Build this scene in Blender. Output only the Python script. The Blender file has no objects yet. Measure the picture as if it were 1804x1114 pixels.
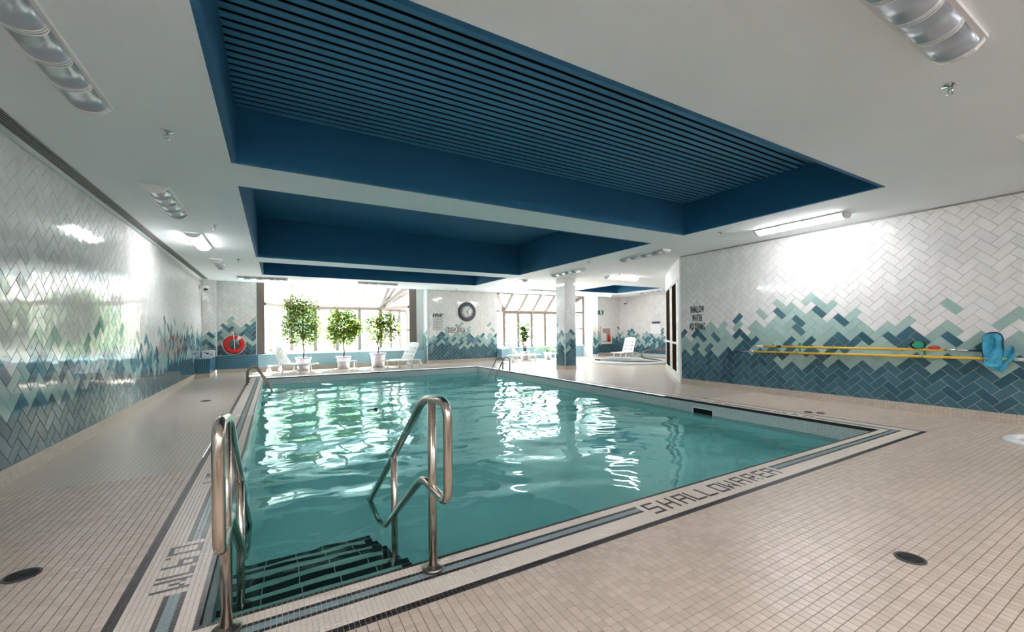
import bpy, math, random
from mathutils import Vector, Matrix
random.seed(7)
S = bpy.context.scene
COL = S.collection
PI = math.pi

# ------------------------------------------------------------------ camera
F_PX, CX, CY, YAW, ROLL, CAMH = 731.276, 902.0, 584.685, 0.518792, -0.0096038, 1.15
cam_d = bpy.data.cameras.new('camera'); cam = bpy.data.objects.new('camera', cam_d); COL.objects.link(cam)
cam_d.sensor_fit = 'HORIZONTAL'; cam_d.sensor_width = 36.0
cam_d.lens = 36.0 * F_PX / 1804.0
cam_d.shift_y = (CY - 557.0) / 1804.0
cam_d.clip_start = 0.02; cam_d.clip_end = 300
FW = Vector((math.sin(YAW), math.cos(YAW), 0)); RT = Vector((math.cos(YAW), -math.sin(YAW), 0)); UP = Vector((0, 0, 1))
R3 = RT * math.cos(ROLL) + UP * math.sin(ROLL); U3 = UP * math.cos(ROLL) - RT * math.sin(ROLL)
CAMP = Vector((0, 0, CAMH))
cam.matrix_world = Matrix(((R3.x, U3.x, -FW.x, CAMP.x), (R3.y, U3.y, -FW.y, CAMP.y), (R3.z, U3.z, -FW.z, CAMP.z), (0, 0, 0, 1)))
S.camera = cam

def seen_size(p):
    """how large a small piece at p shows: 0 outside the photograph's field of view"""
    v = Vector(p) - CAMP; d = v.dot(FW)
    if d < 0.3: return 0.0
    x = CX + F_PX * v.dot(R3) / d; y = CY - F_PX * v.dot(U3) / d
    if x < -40 or x > 1844 or y < -40 or y > 1154: return 0.0
    return 1.0 / d

# ------------------------------------------------------------------ sky, sun, exposure
W = bpy.data.worlds.new('world'); S.world = W; W.use_nodes = True
wn = W.node_tree.nodes; bg = wn.get('Background') or wn.new('ShaderNodeBackground')
bg.inputs[0].default_value = (0.88, 0.94, 1.0, 1); bg.inputs[1].default_value = 1.85
SUN = bpy.data.lights.new('sun', 'SUN'); SUN.energy = 7.0; SUN.angle = math.radians(2.0); SUN.color = (1.0, 0.97, 0.94)
sun_o = bpy.data.objects.new('sun', SUN); COL.objects.link(sun_o)
sun_o.rotation_euler = Vector((-0.25, -1.0, -1.35)).to_track_quat('-Z', 'Y').to_euler()
LAMP_POWER = 8.5
LAMP_POWER_ADDED = 15.5   # unseen lamps added behind the camera, stronger, to brighten the near room
S.view_settings.view_transform = 'Standard'; S.view_settings.look = 'None'
S.view_settings.exposure = 2.47; S.view_settings.gamma = 1.0; S.view_settings.use_curve_mapping = False
S.cycles.use_denoising = True
S.cycles.max_bounces = 10; S.cycles.diffuse_bounces = 5; S.cycles.glossy_bounces = 4
S.cycles.use_adaptive_sampling = True; S.cycles.adaptive_threshold = 0.035
S.cycles.transmission_bounces = 6; S.cycles.transparent_max_bounces = 16
S.cycles.sample_clamp_indirect = 6.0
S.cycles.blur_glossy = 0.4

# ------------------------------------------------------------------ materials
def lin(c):
    return tuple(((x / 255) / 12.92 if x / 255 <= 0.04045 else (((x / 255) + 0.055) / 1.055) ** 2.4) for x in c)

def mat(name, rgb, rough=0.5, metal=0.0, var=0.0, var_scale=3.0, bump=0.0, bump_scale=40.0, stretch=None, spec=0.5,
        emit=None, emit_s=0.0, coat=0.0, trans=0.0):
    m = bpy.data.materials.new(name); m.use_nodes = True
    nt = m.node_tree; p = nt.nodes['Principled BSDF']
    c = lin(rgb)
    p.inputs['Base Color'].default_value = (*c, 1); p.inputs['Roughness'].default_value = rough
    p.inputs['Metallic'].default_value = metal; p.inputs['Specular IOR Level'].default_value = spec
    if coat: p.inputs['Coat Weight'].default_value = coat
    if trans: p.inputs['Transmission Weight'].default_value = trans
    if emit: p.inputs['Emission Color'].default_value = (*lin(emit), 1); p.inputs['Emission Strength'].default_value = emit_s
    if var or bump:
        g = nt.nodes.new('ShaderNodeNewGeometry')
        src = g.outputs['Position']
        if stretch:
            mp = nt.nodes.new('ShaderNodeMapping'); mp.inputs['Scale'].default_value = stretch
            nt.links.new(src, mp.inputs['Vector']); src = mp.outputs['Vector']
        if var:
            n = nt.nodes.new('ShaderNodeTexNoise'); n.inputs['Scale'].default_value = var_scale; n.inputs['Detail'].default_value = 4
            nt.links.new(src, n.inputs['Vector'])
            r = nt.nodes.new('ShaderNodeMapRange'); r.inputs[1].default_value = 0.3; r.inputs[2].default_value = 0.7
            r.inputs[3].default_value = 1 - var; r.inputs[4].default_value = 1 + var
            nt.links.new(n.outputs['Fac'], r.inputs[0])
            mx = nt.nodes.new('ShaderNodeMix'); mx.data_type = 'RGBA'; mx.blend_type = 'MULTIPLY'; mx.inputs[0].default_value = 1
            mx.inputs[6].default_value = (*c, 1); nt.links.new(r.outputs[0], mx.inputs[7])
            nt.links.new(mx.outputs[2], p.inputs['Base Color'])
        if bump:
            n2 = nt.nodes.new('ShaderNodeTexNoise'); n2.inputs['Scale'].default_value = bump_scale; n2.inputs['Detail'].default_value = 2
            nt.links.new(src, n2.inputs['Vector'])
            b = nt.nodes.new('ShaderNodeBump'); b.inputs['Strength'].default_value = bump; b.inputs['Distance'].default_value = 0.01
            nt.links.new(n2.outputs['Fac'], b.inputs['Height']); nt.links.new(b.outputs['Normal'], p.inputs['Normal'])
    return m

def grid_mat(name, rgb, grout, pitch, gap, axes, rough=0.35, var=0.08, origin=(0, 0)):
    """small mosaic too fine to build: square cells along two world axes"""
    m = bpy.data.materials.new(name); m.use_nodes = True
    nt = m.node_tree; p = nt.nodes['Principled BSDF']; p.inputs['Roughness'].default_value = rough
    g = nt.nodes.new('ShaderNodeNewGeometry'); sp = nt.nodes.new('ShaderNodeSeparateXYZ'); nt.links.new(g.outputs['Position'], sp.inputs[0])
    cb = nt.nodes.new('ShaderNodeCombineXYZ')
    for k, (ax, o) in enumerate(zip(axes, origin)):
        a = nt.nodes.new('ShaderNodeMath'); a.operation = 'ADD'; a.inputs[1].default_value = -o + gap / 2
        nt.links.new(sp.outputs[ax], a.inputs[0]); nt.links.new(a.outputs[0], cb.inputs[k])
    br = nt.nodes.new('ShaderNodeTexBrick'); br.offset = 0; br.squash = 1
    br.inputs['Scale'].default_value = 1; br.inputs['Mortar Size'].default_value = gap / 2
    br.inputs['Mortar Smooth'].default_value = 0.1; br.inputs['Brick Width'].default_value = pitch; br.inputs['Row Height'].default_value = pitch
    c = lin(rgb)
    br.inputs['Color1'].default_value = (*[x * (1 - var) for x in c], 1); br.inputs['Color2'].default_value = (*[min(1, x * (1 + var)) for x in c], 1)
    br.inputs['Mortar'].default_value = (*lin(grout), 1)
    nt.links.new(cb.outputs[0], br.inputs['Vector']); nt.links.new(br.outputs['Color'], p.inputs['Base Color'])
    return m

M = {}
M['ceiling'] = mat('ceiling_paint', (240, 244, 246), 0.75, var=0.02, var_scale=1.2)
M['wallpaint'] = mat('wall_paint', (232, 231, 229), 0.6)
M['coffer'] = mat('coffer_blue_paint', (28, 100, 138), 0.8, var=0.08, var_scale=60, bump=0.25, bump_scale=300)
M['slat'] = mat('slat_blue_paint', (72, 138, 178), 0.7, var=0.06, var_scale=40)
M['black_void'] = mat('black_backing', (6, 8, 12), 0.9)
M['grout'] = mat('wall_grout', (192, 198, 197), 0.7)
TS = dict(bump=0.16, bump_scale=7.0, stretch=(1, 1, 0.55))
def shades(key, base, d, rough=0.06, spec=0.5):
    for i, k in enumerate((-d, 0, d)):
        M[key + str(i)] = mat('glazed_tile_' + key + str(i), tuple(max(0, min(255, c + k)) for c in base), rough, var=0.05, var_scale=9, spec=spec, **TS)
shades('white', (233, 231, 229), 3)
shades('pale', (166, 194, 188), 7)
shades('dark', (70, 108, 121), 9, spec=0.33)
shades('mid', (88, 134, 148), 8, spec=0.4)
M['base_tile'] = grid_mat('base_tile', (196, 184, 170), (160, 148, 136), 0.041, 0.003, (1, 2))
M['base_tile_x'] = grid_mat('base_tile_x', (196, 184, 170), (160, 148, 136), 0.041, 0.003, (0, 2))
M['bench_dark_x'] = grid_mat('bench_mosaic_dark_x', (34, 92, 120), (110, 160, 175), 0.05, 0.006, (0, 2), 0.2)
M['bench_dark_y'] = grid_mat('bench_mosaic_dark_y', (34, 92, 120), (110, 160, 175), 0.05, 0.006, (1, 2), 0.2)
M['bench_lit_tone'] = grid_mat('bench_mosaic_lit_tone', (132, 178, 194), (176, 205, 214), 0.05, 0.006, (0, 2), 0.2)  # bench mosaic in a paler blue, window light painted into the colour
M['bench_top'] = grid_mat('bench_mosaic_top', (140, 176, 186), (176, 200, 205), 0.05, 0.006, (0, 1), 0.2)
P_DECK, P_BAND = 0.041, 0.0205
PX0, PY0 = -0.27, 2.04
NPX, NPY = 302, 520
PX1, PY1 = PX0 + NPX * P_BAND, PY0 + NPY * P_BAND
M['deck_far'] = grid_mat('deck_tile_far', (212, 199, 187), (146, 128, 112), P_DECK, 0.0031, (0, 1), 0.27, 0.03, (PX0 - 16 * P_BAND, PY0 - 16 * P_BAND))  # paler tile and grout than the near deck, window daylight painted in
M['deck_grout'] = mat('deck_grout', (112, 92, 77), 0.85, var=0.15, var_scale=2)
for i, c in enumerate([(204, 187, 172), (208, 191, 177), (200, 183, 168), (212, 194, 181)]):
    M['deck%d' % i] = mat('deck_tile_%d' % i, c, 0.30, var=0.05, var_scale=1.4, bump=0.08, bump_scale=60)
M['band_grout'] = mat('band_grout', (190, 180, 170), 0.8)
M['b_cream'] = mat('band_tile_cream', (226, 214, 203), 0.35, var=0.03, var_scale=8)
M['b_black'] = mat('band_tile_black', (48, 42, 42), 0.3, var=0.15, var_scale=30)
M['b_blue'] = mat('band_tile_grey_blue', (134, 154, 158), 0.3, var=0.06, var_scale=20)
M['pool_wall_y'] = grid_mat('pool_wall_tile_y', (205, 214, 214), (150, 160, 162), P_BAND, 0.003, (1, 2), 0.25)
M['pool_wall_x'] = grid_mat('pool_wall_tile_x', (205, 214, 214), (150, 160, 162), P_BAND, 0.003, (0, 2), 0.25)
M['pool_floor'] = mat('pool_basin_paint', (206, 240, 236), 0.6, var=0.05, var_scale=0.8)
M['step_tread'] = mat('step_tread_tile', (206, 216, 200), 0.5, var=0.04, var_scale=6)
M['step_black'] = mat('step_nosing_black', (18, 20, 22), 0.4)
M['steel'] = mat('brushed_steel', (196, 184, 172), 0.2, 1.0, bump=0.03, bump_scale=120, stretch=(1, 1, 0.1))
M['steel_dark'] = mat('stained_steel', (140, 132, 124), 0.32, 1.0)
M['drain_rim'] = mat('drain_rim', (92, 88, 84), 0.4, 0.6)
M['chrome'] = mat('chrome', (210, 210, 210), 0.12, 1.0)
M['bronze'] = mat('bronze_frame', (122, 104, 95), 0.45, 0.2)
M['bronze_dark'] = mat('bronze_jamb', (112, 100, 94), 0.4, 0.2)
M['white_pl'] = mat('white_plastic', (236, 236, 238), 0.35)
M['white_metal'] = mat('white_enamel', (232, 231, 228), 0.4)
M['lens'] = mat('lamp_lens_unlit', (176, 182, 190), 0.22, 0.35, bump=0.12, bump_scale=260, stretch=(1, 1, 0.1))
M['lens_far'] = M['lens']
M['lens_lit'] = mat('lamp_lens_lit', (255, 250, 244), 0.4, emit=(252, 252, 255), emit_s=LAMP_POWER)
M['lens_added'] = mat('lamp_lens_added', (255, 250, 244), 0.4, emit=(252, 252, 255), emit_s=LAMP_POWER_ADDED)
M['alu'] = mat('vent_aluminium', (150, 150, 148), 0.5, 0.3)
M['vent_dark'] = mat('vent_dark', (52, 54, 56), 0.8)
M['black_pl'] = mat('black_plastic', (22, 22, 24), 0.4)
M['print'] = mat('black_lettering', (20, 22, 26), 0.5)
M['grey_print'] = mat('grey_lettering', (150, 156, 160), 0.5)
M['pot'] = mat('pot_glaze', (206, 208, 222), 0.35)
M['soil'] = mat('soil', (70, 54, 44), 0.95, var=0.2, var_scale=60)
M['bark'] = mat('bark', (110, 84, 66), 0.85, var=0.2, var_scale=40)
def leafmat(name, c, c2=None):
    m = mat(name, c, 0.45, var=0.3, var_scale=11)
    nt = m.node_tree; p = nt.nodes['Principled BSDF']; out = [n for n in nt.nodes if n.type == 'OUTPUT_MATERIAL'][0]
    t = nt.nodes.new('ShaderNodeBsdfTranslucent'); t.inputs[0].default_value = (*lin(c2 or c), 1)
    mx = nt.nodes.new('ShaderNodeMixShader'); mx.inputs[0].default_value = 0.45
    nt.links.new(p.outputs[0], mx.inputs[1]); nt.links.new(t.outputs[0], mx.inputs[2]); nt.links.new(mx.outputs[0], out.inputs[0])
    return m
M['leaf_a'] = leafmat('ficus_leaf', (52, 88, 28), (98, 130, 32))
M['leaf_b'] = leafmat('ficus_leaf_pale', (92, 122, 34), (156, 174, 42))
M['leaf_c'] = leafmat('broad_leaf', (50, 86, 28), (92, 124, 34))
M['leaf_palm'] = leafmat('palm_leaf', (96, 128, 56), (150, 170, 72))
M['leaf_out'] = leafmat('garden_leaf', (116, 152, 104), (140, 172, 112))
M['red'] = mat('life_ring_red', (206, 28, 24), 0.5, var=0.05)
M['rope'] = mat('white_rope', (230, 228, 222), 0.8)
M['yellow'] = mat('yellow_pole', (226, 182, 52), 0.35)
M['net'] = mat('turquoise_net', (72, 172, 204), 0.75, var=0.2, var_scale=30, bump=0.4, bump_scale=120)
M['navy'] = mat('navy_plastic', (26, 46, 84), 0.4)
M['green_pl'] = mat('green_plastic', (42, 150, 120), 0.5)
M['clock_face'] = mat('clock_face', (226, 228, 226), 0.4)
M['clock_rim'] = mat('clock_rim', (76, 80, 84), 0.45)
M['brown_glass'] = mat('dark_brown_glass', (50, 38, 30), 0.9, spec=0.0)
M['niche'] = mat('niche_interior', (176, 150, 140), 0.6, var=0.15, var_scale=9)
M['exit_green'] = mat('exit_sign_green', (20, 120, 84), 0.5)
M['facade'] = mat('facade_render', (222, 218, 212), 0.8, var=0.05)
M['facade_win'] = mat('facade_window', (120, 132, 140), 0.2)
M['patio'] = mat('patio_paving', (220, 214, 206), 0.8, var=0.08, var_scale=1.5)
M['tub'] = mat('tub_acrylic', (232, 232, 232), 0.25)

def glass_mat():
    m = bpy.data.materials.new('window_glass'); m.use_nodes = True; nt = m.node_tree
    for n in list(nt.nodes): nt.nodes.remove(n)
    o = nt.nodes.new('ShaderNodeOutputMaterial'); mx = nt.nodes.new('ShaderNodeMixShader')
    t = nt.nodes.new('ShaderNodeBsdfTransparent'); t.inputs[0].default_value = (0.96, 0.98, 0.98, 1)
    gl = nt.nodes.new('ShaderNodeBsdfGlossy'); gl.inputs['Roughness'].default_value = 0.02
    fr = nt.nodes.new('ShaderNodeFresnel'); fr.inputs[0].default_value = 1.3
    nt.links.new(fr.outputs[0], mx.inputs[0]); nt.links.new(t.outputs[0], mx.inputs[1]); nt.links.new(gl.outputs[0], mx.inputs[2])
    nt.links.new(mx.outputs[0], o.inputs[0]); return m
M['glass'] = glass_mat()

def water_mat(name, tint, scale, strength):
    m = bpy.data.materials.new(name); m.use_nodes = True; nt = m.node_tree
    for n in list(nt.nodes): nt.nodes.remove(n)
    o = nt.nodes.new('ShaderNodeOutputMaterial'); g = nt.nodes.new('ShaderNodeBsdfGlass')
    g.inputs['Color'].default_value = (*tint, 1); g.inputs['Roughness'].default_value = 0.0; g.inputs['IOR'].default_value = 1.33
    geo = nt.nodes.new('ShaderNodeNewGeometry'); mp = nt.nodes.new('ShaderNodeMapping'); mp.inputs['Scale'].default_value = (0.75, 1.0, 1)
    nt.links.new(geo.outputs['Position'], mp.inputs['Vector'])
    n = nt.nodes.new('ShaderNodeTexNoise'); n.inputs['Scale'].default_value = scale; n.inputs['Detail'].default_value = 1.5
    n.inputs['Distortion'].default_value = 0.6
    nt.links.new(mp.outputs[0], n.inputs['Vector'])
    b = nt.nodes.new('ShaderNodeBump'); b.inputs['Strength'].default_value = strength; b.inputs['Distance'].default_value = 0.02
    nt.links.new(n.outputs['Fac'], b.inputs['Height']); nt.links.new(b.outputs['Normal'], g.inputs['Normal'])
    nt.links.new(g.outputs[0], o.inputs[0]); return m
M['water'] = water_mat('pool_water', (0.66, 0.94, 0.945), 3.2, 0.42)
M['tub_water'] = water_mat('tub_water', (0.9, 0.97, 0.97), 5.0, 0.3)

# ------------------------------------------------------------------ mesh helpers
class MB:
    def __init__(s): s.v = []; s.f = []; s.m = []; s.sm = []
    def face(s, idx, mi=0, smooth=False): s.f.append(tuple(idx)); s.m.append(mi); s.sm.append(smooth)
    def poly(s, pts, mi=0):
        b = len(s.v); s.v += [tuple(p) for p in pts]; s.face(range(b, b + len(pts)), mi)
    def box(s, x0, x1, y0, y1, z0, z1, mi=0, faces=None):
        b = len(s.v)
        s.v += [(x0, y0, z0), (x1, y0, z0), (x1, y1, z0), (x0, y1, z0), (x0, y0, z1), (x1, y0, z1), (x1, y1, z1), (x0, y1, z1)]
        q = {'-z': (3, 2, 1, 0), '+z': (4, 5, 6, 7), '-y': (0, 1, 5, 4), '+x': (1, 2, 6, 5), '+y': (2, 3, 7, 6), '-x': (3, 0, 4, 7)}
        for k, a in q.items():
            mm = faces.get(k, mi) if faces else mi
            s.face([b + i for i in a], mm)
        return s
    def prism(s, pts, h0, h1, mi=0, axis='z'):
        """extrude a 2-D outline between two heights along an axis"""
        n = len(pts); b = len(s.v)
        def P(p, h): return (p[0], p[1], h) if axis == 'z' else ((p[0], h, p[1]) if axis == 'y' else (h, p[0], p[1]))
        s.v += [P(p, h0) for p in pts] + [P(p, h1) for p in pts]
        s.face([b + i for i in range(n)][::-1], mi); s.face([b + n + i for i in range(n)], mi)
        for i in range(n): j = (i + 1) % n; s.face((b + i, b + j, b + n + j, b + n + i), mi)
        return s
    def bar(s, a, c, w, d, up=(0, 0, 1), mi=0):
        a = Vector(a); c = Vector(c); t = (c - a).normalized(); u = Vector(up)
        sd = t.cross(u)
        if sd.length < 1e-4: sd = t.cross(Vector((1, 0, 0)))
        sd.normalize(); u = sd.cross(t).normalized(); b = len(s.v)
        for p in (a, c):
            for i, j in ((-1, -1), (1, -1), (1, 1), (-1, 1)): s.v.append(tuple(p + sd * (w / 2 * i) + u * (d / 2 * j)))
        for q in ((3, 2, 1, 0), (4, 5, 6, 7), (0, 1, 5, 4), (1, 2, 6, 5), (2, 3, 7, 6), (3, 0, 4, 7)): s.face([b + i for i in q], mi)
        return s
    def tube(s, pts, r, n=10, mi=0, cap=True, closed=False):
        pts = [Vector(p) for p in pts]; m = len(pts); rs = r if isinstance(r, (list, tuple)) else [r] * m
        rings = []; prev = None
        for i, p in enumerate(pts):
            if closed: t = pts[(i + 1) % m] - pts[i - 1]
            else: t = (pts[min(i + 1, m - 1)] - pts[max(i - 1, 0)])
            t.normalize()
            if prev is None:
                nrm = t.cross(Vector((0, 0, 1)))
                if nrm.length < 1e-3: nrm = t.cross(Vector((1, 0, 0)))
            else: nrm = prev - t * prev.dot(t)
            nrm.normalize(); prev = nrm; bn = t.cross(nrm)
            b = len(s.v)
            for k in range(n):
                a = 2 * PI * k / n; s.v.append(tuple(p + (nrm * math.cos(a) + bn * math.sin(a)) * rs[i]))
            rings.append(b)
        for i in range(m if closed else m - 1):
            a, c = rings[i], rings[(i + 1) % m]
            for k in range(n): s.face((a + k, a + (k + 1) % n, c + (k + 1) % n, c + k), mi, True)
        if cap and not closed:
            s.face([rings[0] + k for k in range(n)][::-1], mi); s.face([rings[-1] + k for k in range(n)], mi)
        return s
    def lathe(s, prof, c=(0, 0, 0), n=28, mi=0, axis='z', smooth=True, cap=True):
        c = Vector(c); rings = []
        for r, h in prof:
            b = len(s.v)
            for k in range(n):
                a = 2 * PI * k / n; x, y = r * math.cos(a), r * math.sin(a)
                q = Vector((x, y, h)) if axis == 'z' else (Vector((x, h, y)) if axis == 'y' else Vector((h, x, y)))
                s.v.append(tuple(c + q))
            rings.append(b)
        for i in range(len(rings) - 1):
            a, d = rings[i], rings[i + 1]
            for k in range(n): s.face((a + k, a + (k + 1) % n, d + (k + 1) % n, d + k), mi, smooth)
        if cap and prof[0][0] > 1e-4: s.face([rings[0] + k for k in range(n)][::-1], mi)
        if cap and prof[-1][0] > 1e-4: s.face([rings[-1] + k for k in range(n)], mi)
        return s
    def mesh(s, name, mats):
        me = bpy.data.meshes.new(name); me.from_pydata(s.v, [], s.f)
        for m in mats: me.materials.append(M[m] if isinstance(m, str) else m)
        me.polygons.foreach_set('material_index', s.m); me.polygons.foreach_set('use_smooth', s.sm); me.update()
        return me
    def build(s, name, mats, parent=None):
        if isinstance(mats, str): mats = [mats]
        return link(name, s.mesh(name, mats), parent)

def link(name, me, parent=None):
    o = bpy.data.objects.new(name, me); COL.objects.link(o)
    if parent: o.parent = parent
    return o
def empty(name, loc=(0, 0, 0), rz=0.0, parent=None):
    o = bpy.data.objects.new(name, None); COL.objects.link(o); o.location = loc; o.rotation_euler = (0, 0, rz)
    o.empty_display_size = 0.1
    if parent: o.parent = parent
    return o
def tag(o, label, cat, group=None, kind=None):
    o['label'] = label; o['category'] = cat
    if group: o['group'] = group
    if kind: o['kind'] = kind
    return o
def struct(o, label=None):
    o['kind'] = 'structure'
    if label: o['label'] = label
    return o
def dup(root, loc, rz, label, parent=None):
    r = root.copy(); COL.objects.link(r); r.location = loc; r.rotation_euler = (0, 0, rz)
    if label: r['label'] = label
    for ch in list(root.children):
        c = ch.copy(); COL.objects.link(c); c.parent = r
        for g in list(ch.children):
            d = g.copy(); COL.objects.link(d); d.parent = c
    return r
def arc(c, r, a0, a1, n, plane):
    out = []
    for i in range(n + 1):
        a = a0 + (a1 - a0) * i / n; u, v = r * math.cos(a), r * math.sin(a)
        out.append((c[0], c[1] + u, c[2] + v) if plane == 'yz' else ((c[0] + u, c[1], c[2] + v) if plane == 'xz' else (c[0] + u, c[1] + v, c[2])))
    return out
def fillet(pts, r, n=6):
    """round the corners of a poly-line"""
    P = [Vector(p) for p in pts]; out = [P[0]]
    for i in range(1, len(P) - 1):
        a, b, c = P[i - 1], P[i], P[i + 1]
        d0, d1 = (a - b), (c - b); k = min(r, d0.length * 0.49, d1.length * 0.49)
        p0, p1 = b + d0.normalized() * k, b + d1.normalized() * k
        for j in range(n + 1):
            t = j / n; out.append(p0 * (1 - t) ** 2 + b * 2 * t * (1 - t) + p1 * t * t)
    out.append(P[-1]); return out
def text_mesh(name, body, width, height, mat_key, place, thick=0.002, bold=0.012, spacing=1.0):
    """lettering as thin solid letters; place(u, v, w) -> world"""
    cu = bpy.data.curves.new('lettering', 'FONT'); cu.body = body; cu.size = 1.0; cu.offset = bold; cu.align_x = 'CENTER'
    cu.space_line = 0.95; cu.extrude = 0.5; cu.space_character = spacing; cu.resolution_u = 3
    o = bpy.data.objects.new('lettering', cu); COL.objects.link(o)
    me = bpy.data.meshes.new_from_object(o.evaluated_get(bpy.context.evaluated_depsgraph_get()))
    bpy.data.objects.remove(o)
    xs = [v.co.x for v in me.vertices]; ys = [v.co.y for v in me.vertices]
    x0, x1, y0, y1 = min(xs), max(xs), min(ys), max(ys)
    for v in me.vertices:
        v.co = place((v.co.x - x0) / (x1 - x0) * width, (v.co.y - y0) / (y1 - y0) * height, (v.co.z + 0.5) * thick)
    me.materials.clear(); me.materials.append(M[mat_key]); me.update()
    return link(name, me)

# ------------------------------------------------------------------ room dimensions
XL, XR, ZC = -1.83, 7.62, 2.74
YB, YF = -3.0, 14.9
BASE = 0.11

# floor: grout bed under the built tiles near the camera, mosaic beyond
NEAR_Y = 4.42 - ((4.42 - (PY0 - 16 * P_BAND)) % P_DECK)
BX0, BX1 = PX0 - 16 * P_BAND, PX1 + 16 * P_BAND
BY0, BY1 = PY0 - 16 * P_BAND, PY1 + 16 * P_BAND
fl = MB()
def fq(m, x0, x1, y0, y1, z, mi): m.poly([(x0, y0, z), (x1, y0, z), (x1, y1, z), (x0, y1, z)], mi)
fq(fl, XL, XR, YB, BY0, -0.003, 0); fq(fl, XL, BX0, BY0, NEAR_Y + 0.4, -0.003, 0); fq(fl, BX1, XR, BY0, NEAR_Y + 0.4, -0.003, 0)
fq(fl, XL, BX0, NEAR_Y, 15.1, 0, 1); fq(fl, BX1, XR + 0.1, NEAR_Y, 15.1, 0, 1); fq(fl, BX0, BX1, BY1, 15.1, 0, 1)
fq(fl, XR + 0.1, 14.7, 4.0, 15.1, 0, 1)
floor = struct(fl.build('floor', ['deck_grout', 'deck_far']))

# ---- deck tiles
def tile_mesh(w, h, t, ch, mats):
    m = MB(); a, b = w / 2, h / 2
    m.v = [(-a, -b, 0), (a, -b, 0), (a, b, 0), (-a, b, 0), (-a + ch, -b + ch, t), (a - ch, -b + ch, t), (a - ch, b - ch, t), (-a + ch, b - ch, t)]
    for q in ((4, 5, 6, 7), (0, 1, 5, 4), (1, 2, 6, 5), (2, 3, 7, 6), (3, 0, 4, 7)): m.face(q, 0)
    return m.mesh('tile', mats)
cells = []
def in_pool_band(x, y): return BX0 - 0.001 < x < BX1 + 0.001 and y > BY0 - 0.001
i0 = math.ceil((XL - BX0) / P_DECK); i1 = int((XR - BX0) / P_DECK)
j0 = int((-0.35 - BY0) / P_DECK); j1 = round((NEAR_Y - BY0) / P_DECK)
for i in range(i0, i1):
    for j in range(j0, j1):
        x = BX0 + (i + 0.5) * P_DECK; y = BY0 + (j + 0.5) * P_DECK
        if in_pool_band(x, y): continue
        cells.append((seen_size((x, y, 0)) ** 1 * (1 if seen_size((x, y, 0)) else 0), x, y))
cells.sort(key=lambda c: -c[0])
deck_me = [tile_mesh(P_DECK - 0.0028, P_DECK - 0.0028, 0.003, 0.0008, ['deck%d' % k]) for k in range(4)]
for d, x, y in cells[:300]:
    o = link('tile', deck_me[random.choice((0, 1, 1, 2, 2, 3))], floor); o.location = (x, y, -0.003 + random.uniform(-0.0003, 0.0003))
rest = MB()
def add_tile(m, x, y, w, t, z, mi, ch=0.0008):
    a = w / 2; b = len(m.v)
    m.v += [(x - a, y - a, z), (x + a, y - a, z), (x + a, y + a, z), (x - a, y + a, z),
            (x - a + ch, y - a + ch, z + t), (x + a - ch, y - a + ch, z + t), (x + a - ch, y + a - ch, z + t), (x - a + ch, y + a - ch, z + t)]
    for q in ((4, 5, 6, 7), (0, 1, 5, 4), (1, 2, 6, 5), (2, 3, 7, 6), (3, 0, 4, 7)): m.face([b + k for k in q], mi)
for d, x, y in cells[300:]:
    add_tile(rest, x, y, P_DECK - 0.0028, 0.003, -0.003 + random.uniform(-0.0003, 0.0003), random.choice((0, 1, 1, 2, 2, 3)))
o = rest.build('tile_field', ['deck0', 'deck1', 'deck2', 'deck3'], floor); o['kind'] = 'stuff'

# ---- pool border band with lettering
FONT = {'S': '11111 10000 10000 11111 00001 00001 11111', 'H': '10001 10001 10001 11111 10001 10001 10001',
        'A': '11111 10001 10001 11111 10001 10001 10001', 'L': '10000 10000 10000 10000 10000 10000 11111',
        'O': '11111 10001 10001 10001 10001 10001 11111', 'W': '10001 10001 10001 10101 11011 11011 10001',
        'R': '11111 10001 10001 11111 10100 10010 10001', 'E': '11111 10000 10000 11110 10000 10000 11111',
        '0': '11111 10001 10001 10001 10001 10001 11111', ',': '0 0 0 0 0 0 1', '9': '1111 1001 1001 1111 0001 0001 0001',
        '7': '1111 0001 0001 0001 0001 0001 0001', 'M': '10001 11011 10101 10101 10001 10001 10001',
        '3': '1111 0001 0001 0111 0001 0001 1111', 'F': '1111 1000 1000 1110 1000 1000 1000', 'T': '11111 00100 00100 00100 00100 00100 00100',
        ' ': '00 00 00 00 00 00 00'}
def bitmap(txt, gap=1):
    rows = [''] * 7
    for c in txt:
        g = FONT[c].split(' ') if c != ' ' else ['00'] * 7
        for k in range(7): rows[k] += g[k] + '0' * gap
    return rows
LET = {}          # (i, j) -> True for dark letter tiles; CLR: cells where the stripe is interrupted
CLR = set()
def put_near(txt, x, gap):
    bm = bitmap(txt, gap); c0 = round((x - PX0) / P_BAND)
    for c in range(-2, len(bm[0]) + 1):
        for r in range(4, 8): CLR.add((c0 + c, -1 - r))
    for r, row in enumerate(bm):
        for c, ch in enumerate(row):
            if ch == '1': LET[(c0 + c, -1 - (4 + r))] = 1
def put_left(txt, y, gap):
    bm = bitmap(txt, gap); c0 = round((y - PY0) / P_BAND)
    for c in range(-2, len(bm[0]) + 1):
        for r in range(4, 8): CLR.add((-1 - r, c0 - c))
    for r, row in enumerate(bm):
        for c, ch in enumerate(row):
            if ch == '1': LET[(-1 - (4 + r), c0 - c)] = 1
def put_right(txt, y, gap):
    bm = bitmap(txt, gap); c0 = round((y - PY0) / P_BAND)
    for c in range(-2, len(bm[0]) + 1):
        for r in range(4, 8): CLR.add((NPX + r, c0 + c))
    for r, row in enumerate(bm):
        for c, ch in enumerate(row):
            if ch == '1': LET[(NPX + 4 + r, c0 + c)] = 1
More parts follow.
